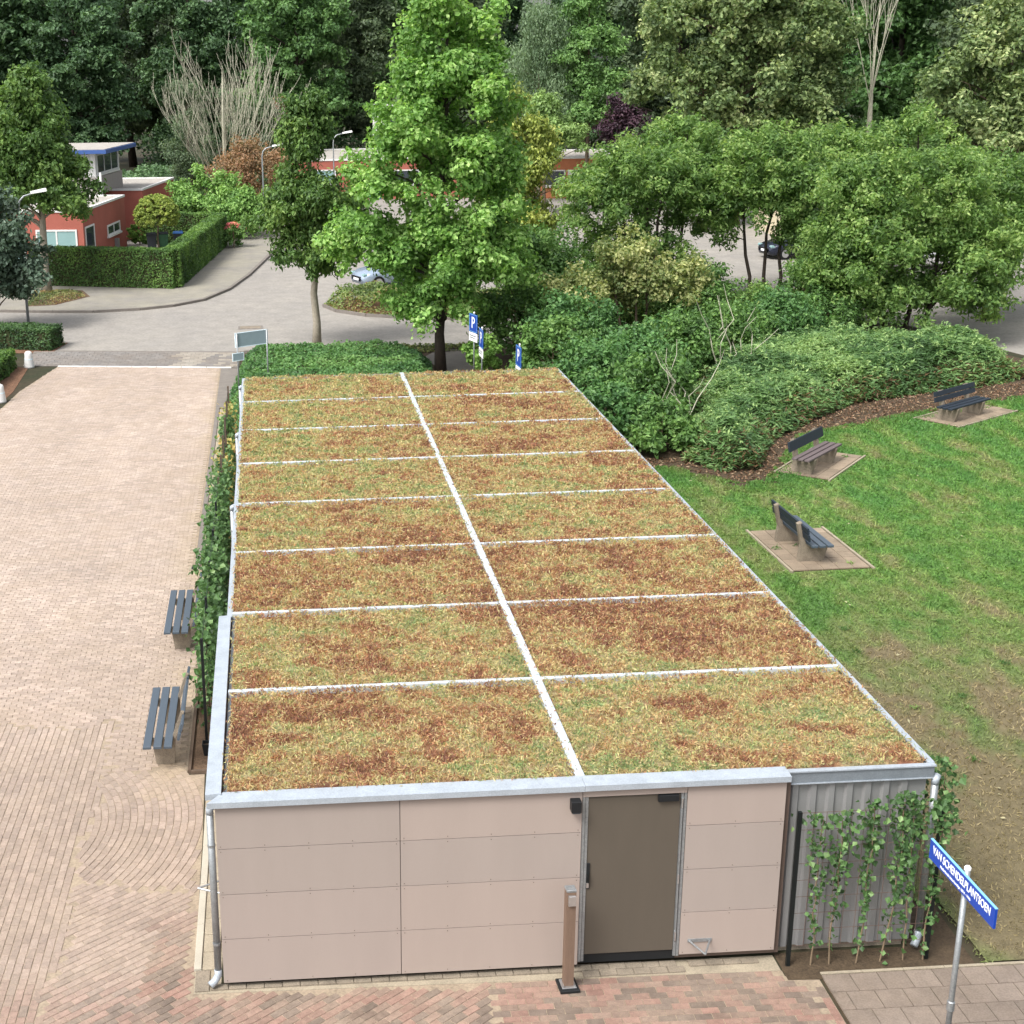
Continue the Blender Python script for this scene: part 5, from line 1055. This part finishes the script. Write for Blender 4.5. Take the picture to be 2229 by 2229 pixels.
bare_tree('bare_tree', 'leafless tree with few pale stems at the upper right', (38.6, 76.5, 0), 14.5, .3, 7, clear=.42)
pal_ev = [srgb(58, 76, 56), srgb(72, 92, 66), srgb(90, 108, 78), srgb(110, 126, 92)]
tree('evergreen_tree', 'grey green evergreen left of the bare tree', 'tree', (-4.4, 86, 0), [(0, 0, 7.2, 1.3, 1.3, 2.2), (0, 0, 5.0, 1.9, 1.9, 2.2), (.4, 0, 2.8, 1.8, 1.8, 1.8)], (.15, 1.0), 70, .6, 13000, .2, .08, pal_ev)
tree('evergreen_tree', 'grey green evergreen right behind the bare tree', 'tree', (.4, 88.5, 0), [(0, 0, 5.5, 2.2, 1.8, 2.6), (.5, 0, 3.0, 1.8, 1.8, 1.8)], (.15, 1.0), 60, .6, 9000, .22, .09, pal_ev)
tree('copper_tree', 'small tree of dead reddish brown leaves right of the bare tree', 'tree', (2.0, 90, 0), [(0, 0, 5.6, .9, .8, 2.2), (.1, 0, 3.6, 1.0, .9, 1.4)], (.08, 1.0), 24, .45, 3200, .2, .1, [srgb(96, 64, 48), srgb(130, 80, 60), srgb(156, 100, 76), srgb(120, 90, 70)])
tree('copper_tree', 'dark purple leaved tree beside the big tree', 'tree', (25.6, 88, 0), [(0, 0, 5.6, 1.3, 1.2, 1.7), (.2, 0, 3.9, 1.4, 1.2, 1.2)], (.1, 1), 34, .55, 6000, .22, .13, [srgb(40, 26, 38), srgb(52, 34, 46), srgb(66, 44, 56), srgb(84, 58, 70)], leaf='leaf_dark')
tree('weeping_birch', 'grey green weeping birch in the wood behind the maple', 'tree', (20.6, 92, 0), [(0, 0, 12.2, 2.0, 1.8, 1.8), (-.4, 0, 10.0, 2.8, 2.4, 1.8), (.2, 0, 7.5, 2.9, 2.4, 1.8)], (.16, 3), 90, .8, 24000, .26, .07, [srgb(70, 92, 66), srgb(86, 110, 78), srgb(106, 128, 94), srgb(124, 146, 110)], droop=1.6, weep=2.6, up=.1, bark='bark_pale')
tree('garden_tree', 'fresh green layered tree right of the weeping birch', 'tree', (24.0, 91, 0), [(-.4, 0, 13.2, 1.6, 1.5, 1.6), (0, 0, 10.8, 2.2, 2.0, 1.8), (.6, 0, 8.2, 2.5, 2.2, 1.6), (.2, 0, 6.0, 2.2, 2.0, 1.3)], (.16, 3), 80, .75, 15000, .28, .16, [srgb(56, 88, 42), srgb(76, 112, 52), srgb(98, 134, 66), srgb(118, 152, 84)], flat=.45)
tree('garden_tree', 'yellowish green rounded tree below the weeping birch', 'tree', (19.6, 84, 0), [(0, 0, 5.9, 1.7, 1.6, 1.9), (1.6, 0, 4.4, 1.7, 1.6, 1.5), (-.6, 0, 4.0, 1.6, 1.6, 1.6)], (.14, 2), 60, .6, 11000, .25, .14, [srgb(80, 106, 54), srgb(98, 126, 64), srgb(118, 146, 76), srgb(140, 164, 94)])
tree('big_tree', 'huge olive green broad tree towering over the thicket', 'tree', (29.8, 75, 0), [(0, 0, 14.5, 4.2, 3.8, 3.0), (-2.6, 0, 11.5, 3.8, 3.4, 2.6), (2.8, 0, 11.5, 3.8, 3.4, 2.6), (-3.2, 0, 8.4, 3.4, 3.0, 2.0), (.5, -.5, 8.6, 4.6, 3.6, 2.4), (3.6, 0, 8.0, 3.0, 3.0, 2.0), (-1.5, -.5, 5.8, 4.2, 3.2, 1.6), (2.4, 0, 5.6, 3.0, 3.0, 1.4)], (.4, 4), 420, .75, 60000, .3, .19, pal_oak, bark='bark', limbs=50, jit=.3)
tree('big_tree', 'pale olive tree leaning in at the right edge', 'tree', (40.0, 62, 0), [(0, 0, 10.4, 3.0, 3.0, 2.4), (-1.8, 0, 8.0, 3.2, 3.0, 2.0), (-1.0, 0, 5.4, 3.4, 3.2, 2.2), (1.5, 0, 6.5, 3.2, 3.0, 2.6)], (.3, 3), 240, .7, 34000, .28, .17, pal_oak, limbs=30, jit=.3)

# the wood behind: five grown trees, then copies
pal_w = [srgb(42, 66, 42), srgb(56, 84, 52), srgb(74, 104, 64), srgb(94, 124, 80)]
pal_w2 = [srgb(46, 74, 38), srgb(64, 98, 48), srgb(84, 120, 60), srgb(108, 142, 80)]
pal_w3 = [srgb(52, 68, 48), srgb(66, 84, 58), srgb(84, 102, 70), srgb(104, 120, 84)]
gw = 'wood behind the houses'
LAB = {'a': 'tall dark green tree in the wood behind the houses', 'b': 'tall fresh green tree in the wood behind the houses', 'c': 'tall grey green tree in the wood behind the houses'}
def wood(kind, x, y, pal, s=1.):
    return tree('wood_tree', LAB[kind], 'tree', (x, y, 0), [(0, 0, 17.0*s, 2.4, 2.4, 2.6), (-1.4, 0, 13.6*s, 3.4, 3.0, 2.6), (1.6, .3, 12.6*s, 3.4, 3.0, 2.6), (0, -.6, 10*s, 4.4, 3.6, 2.4), (-2, 0, 7.2*s, 3.4, 3.2, 2.0), (2.0, 0, 6.6*s, 3.4, 3.2, 2.0), (0, -.4, 4.4*s, 3.4, 3.0, 1.6)], (.3, 3), 260, .8, 30000, .36, .22, pal, group=gw, bark='bark_dark', limbs=24, jit=.28, flat=.6)
wa = wood('a', -14.0, 106, pal_w); wb = wood('b', 3.6, 112, pal_w2); wc = wood('c', 10.0, 118, pal_w3); wa2 = wood('a', -5.5, 116, pal_w)
spots = [(-22, 108), (-30, 112), (-18, 124), (-9, 128), (0, 126), (7, 130), (15, 128), (17, 112), (22, 122), (28.5, 112), (34, 104), (36, 120), (42, 98), (44, 112), (50, 88), (52, 104), (47, 76), (56, 76), (-26, 98), (60, 92), (30, 130), (-36, 124), (-27, 134), (-13, 140), (3, 142), (12, 141), (22, 140), (40, 132), (50, 126), (60, 116), (66, 104), (-44, 116), (38.5, 92), (44.5, 86)]
for i, (x, y) in enumerate(spots):
    src = (wa, wa2, wc, wb)[[0, 1, 0, 2, 1, 2, 3, 2, 0, 1][i % 10]] if x < 30 else (wb, wc, wa2)[i % 3]
    copy_tree(src, (x, y, 0), R.uniform(0, 6.28), R.uniform(.98, 1.18)*(1.12 if y > 120 else 1))

def under(name, label, x0, x1, y0, y1, h, n, pal, L=.35):
    x = G.uniform(x0, x1, n); y = G.uniform(y0, y1, n); hh = h*(.4+1.2*fbm(x*.25, y*.25, 77))
    P = np.stack([x, y, hh*G.uniform(.05, 1, n)**.6], 1); Q = leaves(P, G.normal(size=(n, 3))*.6+np.array([0, -.4, .7]), L*G.uniform(.6, 1.3, n), L*.6*G.uniform(.6, 1.3, n))
    tag(link(name, quads_mesh(name, Q, palette(np.clip(.5+(fbm(x*.3, y*.3, 78)-.5)*1.4+G.normal(size=n)*.2, 0, 1), pal)*G.uniform(.8, 1.2, (n, 1))), leafmat('leaf')), label, 'undergrowth', kind='stuff')
under('undergrowth', 'dark undergrowth of the wood behind the left red house', -34, 2.5, 98, 104, 2.4, 16000, pal_w)
under('undergrowth', 'dense undergrowth of the wood behind the far houses', -10, 70, 113.5, 119, 4.5, 26000, pal_w)
under('undergrowth', 'green undergrowth of the wood behind the big tree', 28, 66, 84, 92, 4.5, 24000, pal_w2)
under('undergrowth', 'dark far wall of leaves closing the wood', -70, 90, 146, 152, 9.0, 42000, pal_w, .6)
# leaf litter and weeds along the foot of the shrub bank
LIT = [(9.0, 21.2), (11.2, 21.2), (12.4, 19.5), (13.5, 19.8), (15.6, 23.7), (19.4, 25.7), (23.4, 27.3), (26, 28.2), (26, 29.6), (23, 29.2), (18, 27.4), (14.4, 23.4), (12.9, 20.6), (11.6, 22.0), (9.0, 22.2)]
p = scatter(LIT, 4200); n = len(p)
Q = leaves(np.stack([p[:, 0], p[:, 1], .03+np.abs(G.normal(size=n))*.02], 1), G.normal(size=(n, 3))*.5+np.array([0, 0, 1]), G.uniform(.05, .13, n), G.uniform(.03, .06, n))
tag(link('leaf_litter', quads_mesh('leaf_litter', Q, palette(G.uniform(0, 1, n), [srgb(78, 56, 42), srgb(110, 78, 56), srgb(136, 104, 76), srgb(160, 136, 104)], 1.0)), leafmat('leaf_dark')), 'brown leaf litter along the foot of the shrub bank', 'leaf litter', kind='stuff')
EDGE = [(8.5, 20.5), (11.0, 20.3), (12.3, 18.6), (13.6, 18.9), (15.9, 23.2), (19.5, 25.1), (23.5, 26.8), (26, 27.3), (26, 28.0), (23.4, 27.6), (19.2, 25.9), (15.5, 24.0), (13.2, 19.8), (12.5, 19.5), (11.3, 21.2), (8.5, 21.6)]
p = scatter(EDGE, 15000); p = p[fbm(p[:, 0]*1.8, p[:, 1]*1.8, 31) > .46]; n = len(p); cl, k = lawn_col(p[:, 0], p[:, 1])
Q = leaves(np.stack([p[:, 0], p[:, 1], np.full(n, .045)], 1), G.normal(size=(n, 3))+np.array([0, -.3, .5]), G.uniform(.08, .17, n), G.uniform(.02, .035, n), G.normal(size=(n, 3))*.7+np.array([0, 0, 1]))
tag(link('grass', quads_mesh('edge_grass', Q, cl*G.uniform(.65, 1.5, (n, 1))), leafmat('leaf')), 'ragged grass tufts at the lawn edge under the shrub bank', 'grass', kind='stuff')
p = scatter(LAWN, 170); p = p[(p[:, 0]-8 < 3.5+.62*(p[:, 1]+4))]; n = len(p); pr = np.repeat(p, 16, 0)+G.normal(size=(n*16, 2))*.05; m = len(pr)
Q = leaves(np.stack([pr[:, 0], pr[:, 1], np.full(m, .07)], 1), G.normal(size=(m, 3))+np.array([0, -.3, .4]), G.uniform(.1, .2, m), G.uniform(.012, .03, m), G.normal(size=(m, 3))*.8+np.array([0, 0, 1]))
tag(link('grass', quads_mesh('tufts', Q, palette(np.repeat(G.uniform(0, 1, n), 16), [srgb(70, 104, 48), srgb(90, 126, 56), srgb(120, 146, 72)], 1.1)*G.uniform(.7, 1.3, (m, 1))), leafmat('leaf')), 'longer weed and grass tufts dotted over the lawn', 'grass', kind='stuff')
